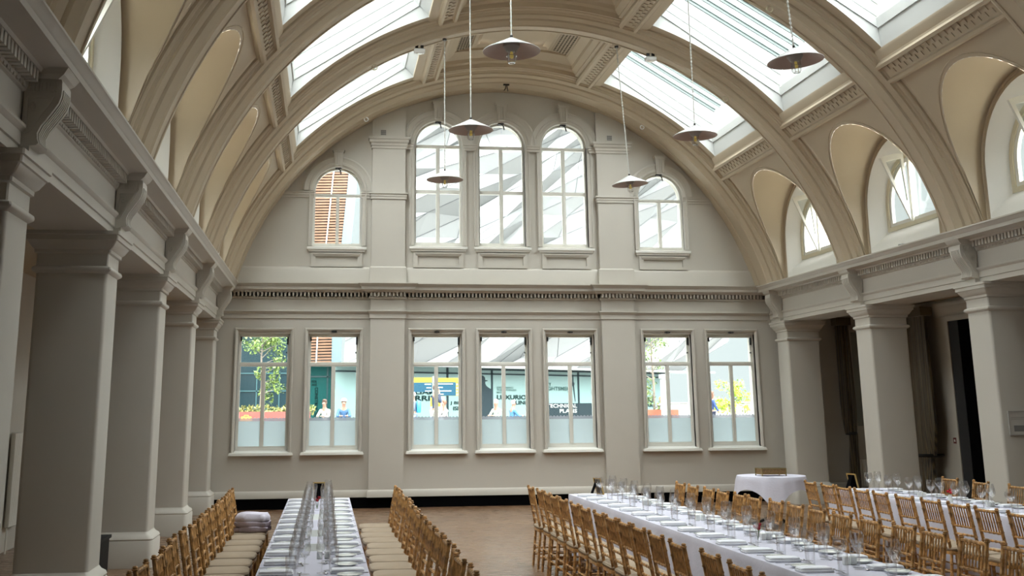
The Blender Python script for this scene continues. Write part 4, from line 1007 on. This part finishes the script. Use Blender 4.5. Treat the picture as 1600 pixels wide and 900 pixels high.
# faceted white cladding
FAC = mat('faceted aluminium cladding', (.135, .14, .14), .35, .0); SEAM = mat('cladding seam', (.05, .055, .06), .5)
Fb = thing('faceted_building', 'white building clad in tilted triangular metal facets across the square', 'building')
r_ = random.Random(5); NU, NV = 13, 15
rows_ = []
e1 = Vector((2.5, 1.15)); e2 = Vector((.30, .98))
P = {}
for i in range(-8, 14):
    for j in range(-12, 20):
        u = -2.4+e1.x*i+e2.x*j+r_.uniform(-.25, .25); z = 3.4+e1.y*i+e2.y*j*1.0+r_.uniform(-.16, .16)
        P[i, j] = (u, z, r_.uniform(-.48, .48))
def facpt(u, z, d):
    off = .25+(z-3.75)*.16+d; return WP(u, z, off)
import bmesh
tri = []
for i in range(-8, 13):
    for j in range(-12, 19):
        a, b, c, d = P[i, j], P[i+1, j], P[i+1, j+1], P[i, j+1]
        if r_.random() < .55: tri += [(a, b, c), (a, c, d)]
        else: tri += [(a, b, d), (b, c, d)]
bm = bmesh.new()
for t in tri:
    try: bm.faces.new([bm.verts.new((p[0], p[1], p[2])) for p in t])
    except Exception: pass
bmesh.ops.remove_doubles(bm, verts=bm.verts, dist=1e-5)
def uright(z): return 22.7+(z-3.15)*.47
for co_, no in (((0, 3.76, 0), (0, 1, 0)), ((-1.9, 3.75, 0), (1, -.085, 0)), ((22.7, 3.15, 0), (-1, .47, 0)), ((0, 16.5, 0), (0, -1, 0))):
    g = bm.verts[:]+bm.edges[:]+bm.faces[:]
    bmesh.ops.bisect_plane(bm, geom=g, plane_co=co_, plane_no=no, clear_inner=True)
# extend lower right corner: building underside rises to the right end
edges_ = [([v.co.copy() for v in e.verts], e.calc_length()) for e in bm.edges]
for v in bm.verts: v.co = Vector(facpt(*v.co))
me = bpy.data.meshes.new('facets'); bm.to_mesh(me); bm.free(); me.materials.append(FAC)
fo = bpy.data.objects.new('facets', me); C.objects.link(fo); fo.parent = Fb
mb = MB()
for (a, b), ln in edges_:
    d = b-a
    if abs(d.x) < 1e-6: continue
    sl = d.y/d.x
    if (.2 < sl < .75 and d.length > 1.2) or (sl > 1.6 and d.length > .9 and r_.random() < .45):
        pa, pb = Vector(facpt(*a)), Vector(facpt(*b)); o2 = Vector((WN.x, WN.y, 0))*.02
        mb.tube([pa+o2, pb+o2], .010, 4)
mb.build('seams', SEAM, Fb, smooth=False)
# dark soffit edge along the bottom of the facets
MB().loft([[WP(u, 3.78, .9), WP(u, 3.70, .9), WP(u, 3.70, -.3), WP(u, 3.78, -.3)] for u in (-2.0, 22.2)], True, True).build('soffit', mat('pale soffit', (.3, .31, .31), .6), Fb, smooth=False)

# left: dark teal glass building
Bd = thing('dark_glass_building', 'dark teal glass building behind the tree at the far left', 'building')
gf = lambda u, v, w_: (u, 24.0-w_, v)
MB().plate([rect(-14, -4.95, OG, 16)], 0, -.2, gf).build('glass_wall', mat('dark teal glass', (.0, .010, .014), .35, spec=.25), Bd, smooth=False)
mb = MB()
for z in (1.9, 2.6, 3.3): mb.plate([rect(-14, -4.95, z, z+.05)], .04, 0, gf)
for x in (-11, -9.2, -7.2, -6.3, -5.4): mb.plate([rect(x, x+.05, OG, 3.4)], .04, 0, gf)
mb.build('mullions', mat('teal mullion', (.004, .035, .04), .4), Bd, smooth=False)
MB().plate([rect(-14, -7.1, 3.25, 3.75)], .5, 0, gf).build('canopy', mat('blue teal canopy', (.004, .05, .07), .4), Bd, smooth=False)
mb = MB(); mb.loft([[(-7.35, 22.5, OG), (-7.05, 22.5, OG), (-7.05, 22.8, OG), (-7.35, 22.8, OG)], [(-7.1, 22.5, 3.2), (-6.95, 22.5, 3.2), (-6.95, 22.8, 3.2), (-7.1, 22.8, 3.2)]], True, True)
mb.box(-8.6, -7.9, 22.9, 23.1, OG, 3.3)
mb.build('white_column', mat('white column paint', (.17, .19, .2), .5), Bd, smooth=False)

# planters, trees
CORT = mat('rust red planter steel', (.14, .028, .02), .7, noise=.35, nscale=3); CORO = mat('orange rust steel', (.19, .045, .02), .7, noise=.25, nscale=4)
def planter(label, x0, x1, y0, z1, m):
    P_ = thing('planter', label, 'planter', ((x0+x1)/2, y0+.5, OG)); w2 = (x1-x0)/2
    mb = MB(); mb.plate([rrect(w2, .5, .02, 1), rrect(w2-.03, .47, .02, 1)], 0, z1-OG, lambda u, v, w_: (u, v, w_)); mb.build('box', m, P_, smooth=False)
    MB().box(-w2+.03, w2-.03, -.47, .47, 0, z1-OG-.06).build('soil', mat('dark soil', (.03, .02, .015), .9), P_, smooth=False)
planter('rust coloured steel planter outside the leftmost lower window', -6.9, -4.0, 15.6, 1.82, CORT)
planter('orange rust planter at the foot of the birch outside', 7.4, 8.72, 16.2, 1.80, CORO)
def leafm(name, a, b):
    m = bpy.data.materials.new(name); m.use_nodes = True; n = m.node_tree; p = n.nodes['Principled BSDF']; t = n.nodes.new('ShaderNodeTexCoord'); x = n.nodes.new('ShaderNodeTexNoise'); x.inputs['Scale'].default_value = 5
    r = n.nodes.new('ShaderNodeValToRGB'); r.color_ramp.elements[0].color = (*a, 1); r.color_ramp.elements[1].color = (*b, 1); r.color_ramp.elements[0].position = .35; r.color_ramp.elements[1].position = .65
    n.links.new(t.outputs['Object'], x.inputs[0]); n.links.new(x.outputs[0], r.inputs[0]); n.links.new(r.outputs[0], p.inputs['Base Color']); p.inputs['Roughness'].default_value = .6; return m
def leaves(pts, n, sz, seed):
    r = random.Random(seed); mb = MB()
    for i in range(n):
        c, R = r.choice(pts)
        d = Vector((r.gauss(0, 1), r.gauss(0, 1), r.gauss(0, 1))).normalized()*R*r.random()**.4; p = Vector(c)+d
        a = Vector((r.gauss(0, 1), r.gauss(0, 1), r.gauss(0, 1))).normalized(); b = a.cross(Vector((r.gauss(0, 1), r.gauss(0, 1), r.gauss(0, 1)))).normalized(); s_ = sz*r.uniform(.6, 1.3)
        mb.add([p-a*s_, p-b*s_*.45, p+a*s_, p+b*s_*.45], [[0,1,2,3]])
    return mb
def tree(label, x, y, z0, clumps, nl, sz, m, trunk, seed):
    T_ = thing('tree', label, 'tree', (x, y, z0)); mb = MB()
    top = max(c[0][2] for c in clumps)
    mb.tube([(0, 0, -.5), (.03, 0, top*.35), (-.02, 0, top*.7), (.02, 0, top)], [.05, .04, .03, .012], 7)
    for c, R in clumps: mb.tube([(0, 0, max(.1, c[2]-R*.9)), (c[0]*.6, c[1]*.6, c[2]-R*.3), c], [.018, .012, .006], 5)
    mb.build('trunk', trunk, T_); leaves(clumps, nl, sz, seed).build('foliage', m, T_, smooth=False); return T_
BARK = mat('grey brown bark', (.12, .10, .08), .8)
LF1 = leafm('mid green leaves', (.02, .05, .01), (.12, .18, .025)); LF2 = leafm('birch leaves', (.03, .07, .015), (.12, .17, .03)); LF3 = leafm('lime yellow leaves', (.15, .26, .02), (.36, .46, .04)); GR = leafm('dry grasses', (.08, .10, .02), (.22, .20, .06))
rt_ = random.Random(2)
cl = [((rt_.uniform(-.5, .6), rt_.uniform(-.4, .4), rt_.uniform(1.75, 2.9)), rt_.uniform(.22, .38)) for i in range(13)]+[((rt_.uniform(-.25, .7), rt_.uniform(-.3, .3), .5+i*.16), .22) for i in range(8)]
tree('bushy green tree in the rust planter outside the leftmost window', -5.65, 16.1, 1.76, cl, 1500, .062, LF1, BARK, 4)
cl = [((rt_.uniform(-.42, .48), rt_.uniform(-.4, .4), rt_.uniform(1.3, 2.7)), rt_.uniform(.18, .3)) for i in range(12)]+[((rt_.uniform(-.3, .1), rt_.uniform(-.2, .2), .2+i*.17), .2) for i in range(6)]
tree('slender birch tree in the orange planter outside', 7.98, 16.7, 1.74, cl, 900, .05, LF2, BARK, 5)
cl = [((rt_.uniform(-.75, .85), rt_.uniform(-.5, .5), rt_.uniform(.9, 1.95)), rt_.uniform(.15, .27)) for i in range(26)]
cl = [c for c in cl if abs(c[0][0]) < 1.1-.55*(c[0][2]-.7)]+[((0, 0, 1.9), .2), ((.5, 0, 1.1), .25), ((-.5, 0, 1.1), .25)]
tree('low bush with bright lime yellow leaves outside the rightmost window', 12.9, 22.0, OG, cl, 1100, .07, LF3, BARK, 6)
tag(leaves([((-6.8+.28*i, 16.0, 1.88), .17) for i in range(11)], 900, .06, 9).build('ornamental_grass', GR, smooth=False), 'dry ornamental grasses growing along the rust planter', 'grass', kind='stuff')
yb_ = thing('yellow_bag', 'small orange yellow bag against the rust planter', 'bag', (-6.05, 15.45, OG))
MB().loft([[(x*k, y*k, z) for x, y in rrect(.2, .08, .04, 3)] for k, z in ((.95, 0), (1, .1), (.95, .72), (.8, .82))], True, True).build('body', mat('orange yellow fabric', (.42, .17, .01), .7), yb_)
mb = MB(); mb.tube([(-.08, 0, .8), (-.06, 0, .86), (.06, 0, .86), (.08, 0, .8)], .012, 6); mb.build('handle', mat('orange yellow strap', (.6, .22, .01), .7), yb_)
pi_ = thing('white_pillar_sign', 'white upright pillar between the birch and the sea', 'pillar', (8.06, 15.6, OG))
MB().box(-.12, .12, -.12, .12, 0, 2.0).build('shaft', mat('white sign paint', (.22, .23, .22), .5), pi_, smooth=False); MB().box(-.15, .15, -.15, .15, 2.0, 2.14).build('cap', mat('grey cap', (.3, .31, .32), .5), pi_, smooth=False)
qw = thing('quay_wall', 'low white quay wall on the horizon behind the bush', 'wall', (20, 60, OG)); MB().box(-10, 40, -.3, .3, 0, 1.35).build('wall_face', mat('white quay paint', (.25, .25, .24), .7), qw, smooth=False)
mb = MB(); mb.box(-10, 40, -.4, .4, 1.35, 1.42); mb.build('coping', PAVE, qw, smooth=False)

# wayfinding sign
YEL = mat('yellow sign panel', (.24, .19, .02), .7, spec=.2); BLUE = mat('blue sign panel', (.004, .035, .06), .7, spec=.2)
SG = thing('wayfinding_sign', 'yellow and blue direction signpost standing in the square', 'sign', (.88, 24, OG))
sgf = lambda u, v, w_: (u-.88, -w_, v-OG)
MB().plate([rect(-.6, .80, 2.94, 3.14), rect(1.0, 1.9, 2.4, 3.12)][:1], .05, 0, sgf).build('yellow_band', YEL, SG, smooth=False)
MB().plate([rect(1.0, 1.9, 2.40, 3.12)], .03, 0, sgf).build('yellow_panel', YEL, SG, smooth=False)
MB().plate([rect(-.6, .80, 2.56, 2.94)], .06, 0, sgf).build('blue_panel', BLUE, SG, smooth=False)
MB().plate([rect(1.0, 1.79, 2.41, 2.95)], .05, .03, sgf).build('blue_panel', BLUE, SG, smooth=False)
MB().box(-.06, .03, -.03, .06, 0, 2.35).build('post', STEEL, SG, smooth=False)
mb = MB()
for z, a in ((2.87, .5), (2.73, .58), (2.60, .52)): mb.plate([rect(a, .77, z-.02, z+.02)], .065, .06, sgf)
for z, b in ((2.88, 1.66), (2.74, 1.25), (2.60, 1.6), (2.47, 1.28)): mb.plate([rect(1.03, b, z-.02, z+.02)], .055, .05, sgf)
for z in (2.86, 2.72, 2.58, 2.46): mb.plate([rect(1.81, 1.87, z-.03, z+.03)], .035, .03, sgf)
mb.build('white_line_marks', WLET, SG, smooth=False)
MB().plate([rect(.74, 1.16, 1.97, 2.34)], .04, 0, sgf).build('yellow_poster', YEL, SG, smooth=False)
MB().plate([rect(.74, 1.16, 1.2, 1.97)], .04, 0, sgf).build('grey_blue_poster', mat('grey blue poster', (.15, .22, .27), .5), SG, smooth=False)
MB().box(.28, .44, -.06, .06, 0, 1.53).build('white_upright', mat('white upright paint', (.4, .42, .42), .5), SG, smooth=False)

# ------------------------------------------------------------------ people in the square
SKIN = mat('skin', (.17, .09, .06), .6)
def skinned(name, verts, edges, m, parent, sub=1, root=0):
    me = bpy.data.meshes.new(name); me.from_pydata([v[:3] for v in verts], edges, []); o = bpy.data.objects.new(name, me); C.objects.link(o)
    o.modifiers.new('s', 'SKIN'); o.modifiers.new('d', 'SUBSURF').levels = sub; o.modifiers['d'].render_levels = sub
    for i, v in enumerate(verts):
        r = v[3]; me.skin_vertices[0].data[i].radius = (r, v[4] if len(v) > 4 else r); me.skin_vertices[0].data[i].use_root = (i == root)
    bpy.context.view_layer.update()
    nm = bpy.data.meshes.new_from_object(o.evaluated_get(bpy.context.evaluated_depsgraph_get())); bpy.data.objects.remove(o)
    nm.name = name; nm.materials.clear(); nm.materials.append(m); nm.shade_smooth()
    n = bpy.data.objects.new(name, nm); C.objects.link(n); n.parent = parent; return n
def person(label, x, y, rz, h, pose, hair, top, bottom, extra=None):
    P_ = thing('person', label, 'person', (x, y, OG), rz); k = h/1.72
    lean = {'stand': .03, 'walk': .06, 'sit': .12, 'lean': .45}[pose]; hipz = .92 if pose in ('stand', 'walk') else (.92 if pose == 'lean' else .50)
    hip = Vector((0, 0, hipz)); up = Vector((0, math.sin(lean), math.cos(lean)))
    sh = hip+up*.50; nk = sh+up*.06; hd = nk+Vector((0, math.sin(lean*1.3)*.14+.02, math.cos(lean*1.3)*.14))
    V = []; E_ = []
    def v(p, r, r2=None): V.append((p[0]*k, p[1]*k, p[2]*k, r*k, (r2 or r)*k)); return len(V)-1
    a0 = v(hip, .125, .10); a1 = v(hip+up*.22, .115, .09); a2 = v(sh-up*.04, .13, .09); a3 = v(nk, .055); a4 = v(hd-Vector((0, 0, .03)), .07, .08); a5 = v(hd+Vector((0, .0, .09)), .085, .095)
    E_ += [(a0, a1), (a1, a2), (a2, a3), (a3, a4), (a4, a5)]
    arms = []; legs = []
    for s in (-1, 1):
        shp = sh+Vector((s*.17, 0, -.04))
        if pose == 'stand': el = shp+Vector((s*.06, .02, -.27)); wr = el+Vector((-s*.02, .12, -.22)); 
        elif pose == 'walk': el = shp+Vector((s*.05, s*.08, -.26)); wr = el+Vector((0, .12, -.20))
        else: el = shp+Vector((s*.06, .14, -.22)); wr = el+Vector((-s*.12, .22, .0 if pose == 'lean' else .02))
        if pose == 'stand' and s == 1 and extra == 'phone': el = shp+Vector((.06, .10, -.22)); wr = hd+Vector((.09, .07, -.08))
        b1 = v(shp, .055); b2 = v(el, .042); b3 = v(wr, .028); E_ += [(a2, b1), (b1, b2), (b2, b3)]; arms.append((shp, el, wr))
        d = (wr-el).normalized(); pm = wr+d*.06; b4 = v(pm, .03, .016); E_.append((b3, b4))
        side = Vector((s, 0, 0)) if abs(d.x) < .8 else Vector((0, 0, 1))
        for q in range(4):
            f1 = pm+d*.03+side*(-.024+.016*q); f2 = f1+d*(.035 if q in (1, 2) else .028)+Vector((0, 0, -.01)); c1 = v(f1, .009); c2 = v(f2, .007); E_ += [(b4, c1), (c1, c2)]
        th = pm+Vector((-s*.03, 0, .01))+d*.01; c1 = v(th, .010); c2 = v(th+d*.03, .008); E_ += [(b4, c1), (c1, c2)]
        hp = hip+Vector((s*.09, 0, -.06))
        if pose == 'sit': kn = hp+Vector((s*.03, .42, .02)); an = Vector((kn.x, kn.y+.03, .08))
        elif pose == 'walk': kn = hp+Vector((0, -s*.12+.05, -.42)); an = Vector((kn.x, kn.y-s*.16-.02, .09))
        else: kn = hp+Vector((s*.02, .03, -.42)); an = Vector((kn.x, kn.y-.03, .08))
        c0 = v(hp, .085); c1 = v(kn, .058); c2 = v(an, .038); c3 = v(an+Vector((0, .14, -.045)), .035, .03); E_ += [(a0, c0), (c0, c1), (c1, c2), (c2, c3)]; legs.append((hp, kn, an))
    skinned('body', V, E_, SKIN, P_)
    mt = mat('garment '+label[:20], tuple((.3 if min(top) > .4 else .45)*c for c in top), .8, noise=.12, nscale=14); mbm = mat('trousers '+label[:20], bottom, .8)
    V = []; E_ = []
    a0 = v(hip-up*.03, .142, .118); a1 = v(hip+up*.22, .135, .108); a2 = v(sh-up*.03, .148, .108); a3 = v(nk-up*.02, .07); E_ = [(a0, a1), (a1, a2), (a2, a3)]
    for shp, el, wr in arms: b1 = v(shp, .07); b2 = v(el, .056); b3 = v(wr-(wr-el)*.12, .042); E_ += [(a2, b1), (b1, b2), (b2, b3)]
    skinned('shirt', V, E_, mt, P_)
    V = []; E_ = []; a0 = v(hip, .138, .112)
    for hp, kn, an in legs: c0 = v(hp, .10); c1 = v(kn, .072); c2 = v(an, .055); E_ += [(a0, c0), (c0, c1), (c1, c2)]
    skinned('trousers', V, E_, mbm, P_)
    mb = MB()
    for hp, kn, an in legs:
        mb.loft([[(k*(an.x+a_*q), k*(an.y+.06+b_*q), z) for a_, b_ in rrect(.045, .13, .04, 3)] for q, z in ((1, 0), (1, .03), (.9, .07), (.6, .11))], True, True)
    mb.build('shoes', mat('dark shoes', (.04, .035, .03), .5), P_)
    # hair and face
    hm = mat('hair '+label[:20], tuple(.38*c for c in hair), .7); hc = (hd+Vector((0, -.012, .055)))*k
    prof = [(0, .125), (.05, .117), (.085, .085), (.098, .04), (.099, .0), (.088, -.05)]
    L = []
    for r, z in prof: L.append([(hc.x+r*k*math.cos(t)*.93, hc.y+r*k*math.sin(t)*(1.08 if math.sin(t) < 0 or z > .05 else .55), hc.z+z*k) for t in [2*PI*i/16 for i in range(16)]])
    if extra == 'long hair': L.append([(hc.x+.08*k*math.cos(t), hc.y-.06*k+.05*k*math.sin(t), hc.z-.26*k) for t in [2*PI*i/16 for i in range(16)]])
    MB().loft(L, True, extra == 'long hair').build('hair', hm, P_, ang=80)
    fx = hd*k; mb = MB(); mb.loft([[(fx.x-.012*k, fx.y+.085*k, fx.z+.04*k), (fx.x+.012*k, fx.y+.085*k, fx.z+.04*k)], [(fx.x-.018*k, fx.y+.115*k, fx.z+.0*k), (fx.x+.018*k, fx.y+.115*k, fx.z+.0*k)], [(fx.x-.012*k, fx.y+.085*k, fx.z-.01*k), (fx.x+.012*k, fx.y+.085*k, fx.z-.01*k)]], closed=False)
    for s in (-1, 1): mb.lathe([(0, -.02*k), (.012*k, 0), (0, .025*k)], 8, (fx.x+s*.088*k, fx.y, fx.z+.02*k))
    mb.build('nose_and_ears', SKIN, P_)
    mb = MB()
    for s in (-1, 1): mb.lathe([(0, -.008*k), (.010*k, 0), (0, .008*k)], 8, (fx.x+s*.033*k, fx.y+.088*k, fx.z+.045*k))
    mb.box(fx.x-.022*k, fx.x+.022*k, fx.y+.08*k, fx.y+.092*k, fx.z-.034*k, fx.z-.026*k)
    mb.build('eyes_and_mouth', mat('dark features', (.10, .03, .03), .5), P_)
    if extra == 'cap':
        MB().lathe([(.105*k, .03*k), (.107*k, .06*k), (.09*k, .11*k), (.04*k, .135*k), (0, .14*k)], 16, tuple(hc)).build('flat_cap', mat('grey cap cloth', (.35, .34, .33), .8), P_)
    if extra == 'backpack':
        c_ = (hip+up*.3)*k
        MB().loft([[(c_.x+a_*q, c_.y-.20*k+b_*q, c_.z+z*k) for a_, b_ in rrect(.16*k, .09*k, .05*k, 3)] for q, z in ((.8, -.26), (1, -.2), (1, .12), (.7, .22))], True, True).build('backpack', mat('bright blue nylon', (.01, .16, .45), .5), P_)
    return P_
W_ = (.55, .56, .55)
person('brown-haired person in a white shirt looking down outside the second window', -3.50, 21, PI*.85, 1.78, 'sit', (.10, .045, .02), (.62, .58, .54), (.1, .1, .12))
person('person in a blue denim jacket and pale cap beside the white-shirted one', -2.82, 21, PI, 1.80, 'sit', (.25, .2, .15), (.03, .11, .25), (.1, .1, .12), 'cap')
person('white-haired person in checked shirt with bright blue backpack', -.16, 21, PI*.5, 1.60, 'stand', (.5, .45, .42), (.14, .2, .3), (.2, .25, .32), 'backpack')
person('dark-haired person in navy jacket holding a hand to the face', .36, 18, -PI*.4, 1.80, 'stand', (.08, .03, .02), (.005, .02, .06), (.35, .35, .33), 'phone')
person('seated grey-haired person in white shirt below the signpost', 1.08, 21, PI*.6, 1.72, 'sit', (.3, .14, .08), (.6, .6, .6), (.15, .15, .18))
person('seated person in white at the left edge of the middle window', 2.32, 21, PI*.5, 1.70, 'sit', (.3, .2, .15), (.6, .58, .54), (.15, .15, .18))
person('seated white-haired person in cream shirt at the middle window', 3.06, 21, PI*.75, 1.74, 'sit', (.55, .52, .5), (.55, .6, .55), (.2, .2, .22))
person('seated white-haired person in light blue shirt at the middle window', 3.60, 21, -PI*.4, 1.70, 'sit', (.5, .45, .4), (.06, .22, .42), (.2, .2, .22))
person('fair-haired child in a grey top standing behind the orange planter', 10.45, 24, PI, 1.42, 'stand', (.5, .25, .1), (.30, .28, .33), (.3, .2, .05))
person('long-haired person in a royal blue top walking past the rightmost window', 11.60, 21, -PI*.5, 1.58, 'walk', (.18, .07, .03), (.01, .05, .22), (.01, .015, .04), 'long hair')
bn = thing('bench', 'long stone bench carrying the seated people outside', 'bench', (0, 20.95, OG))
MB().box(-4.2, 4.2, -.2, .2, .30, .38).build('seat', PAVE, bn, smooth=False)
for x in (-3.4, 0, 3.4): MB().box(x-.15, x+.15, -.15, .15, 0, .30).build('support', PAVE, bn, smooth=False)
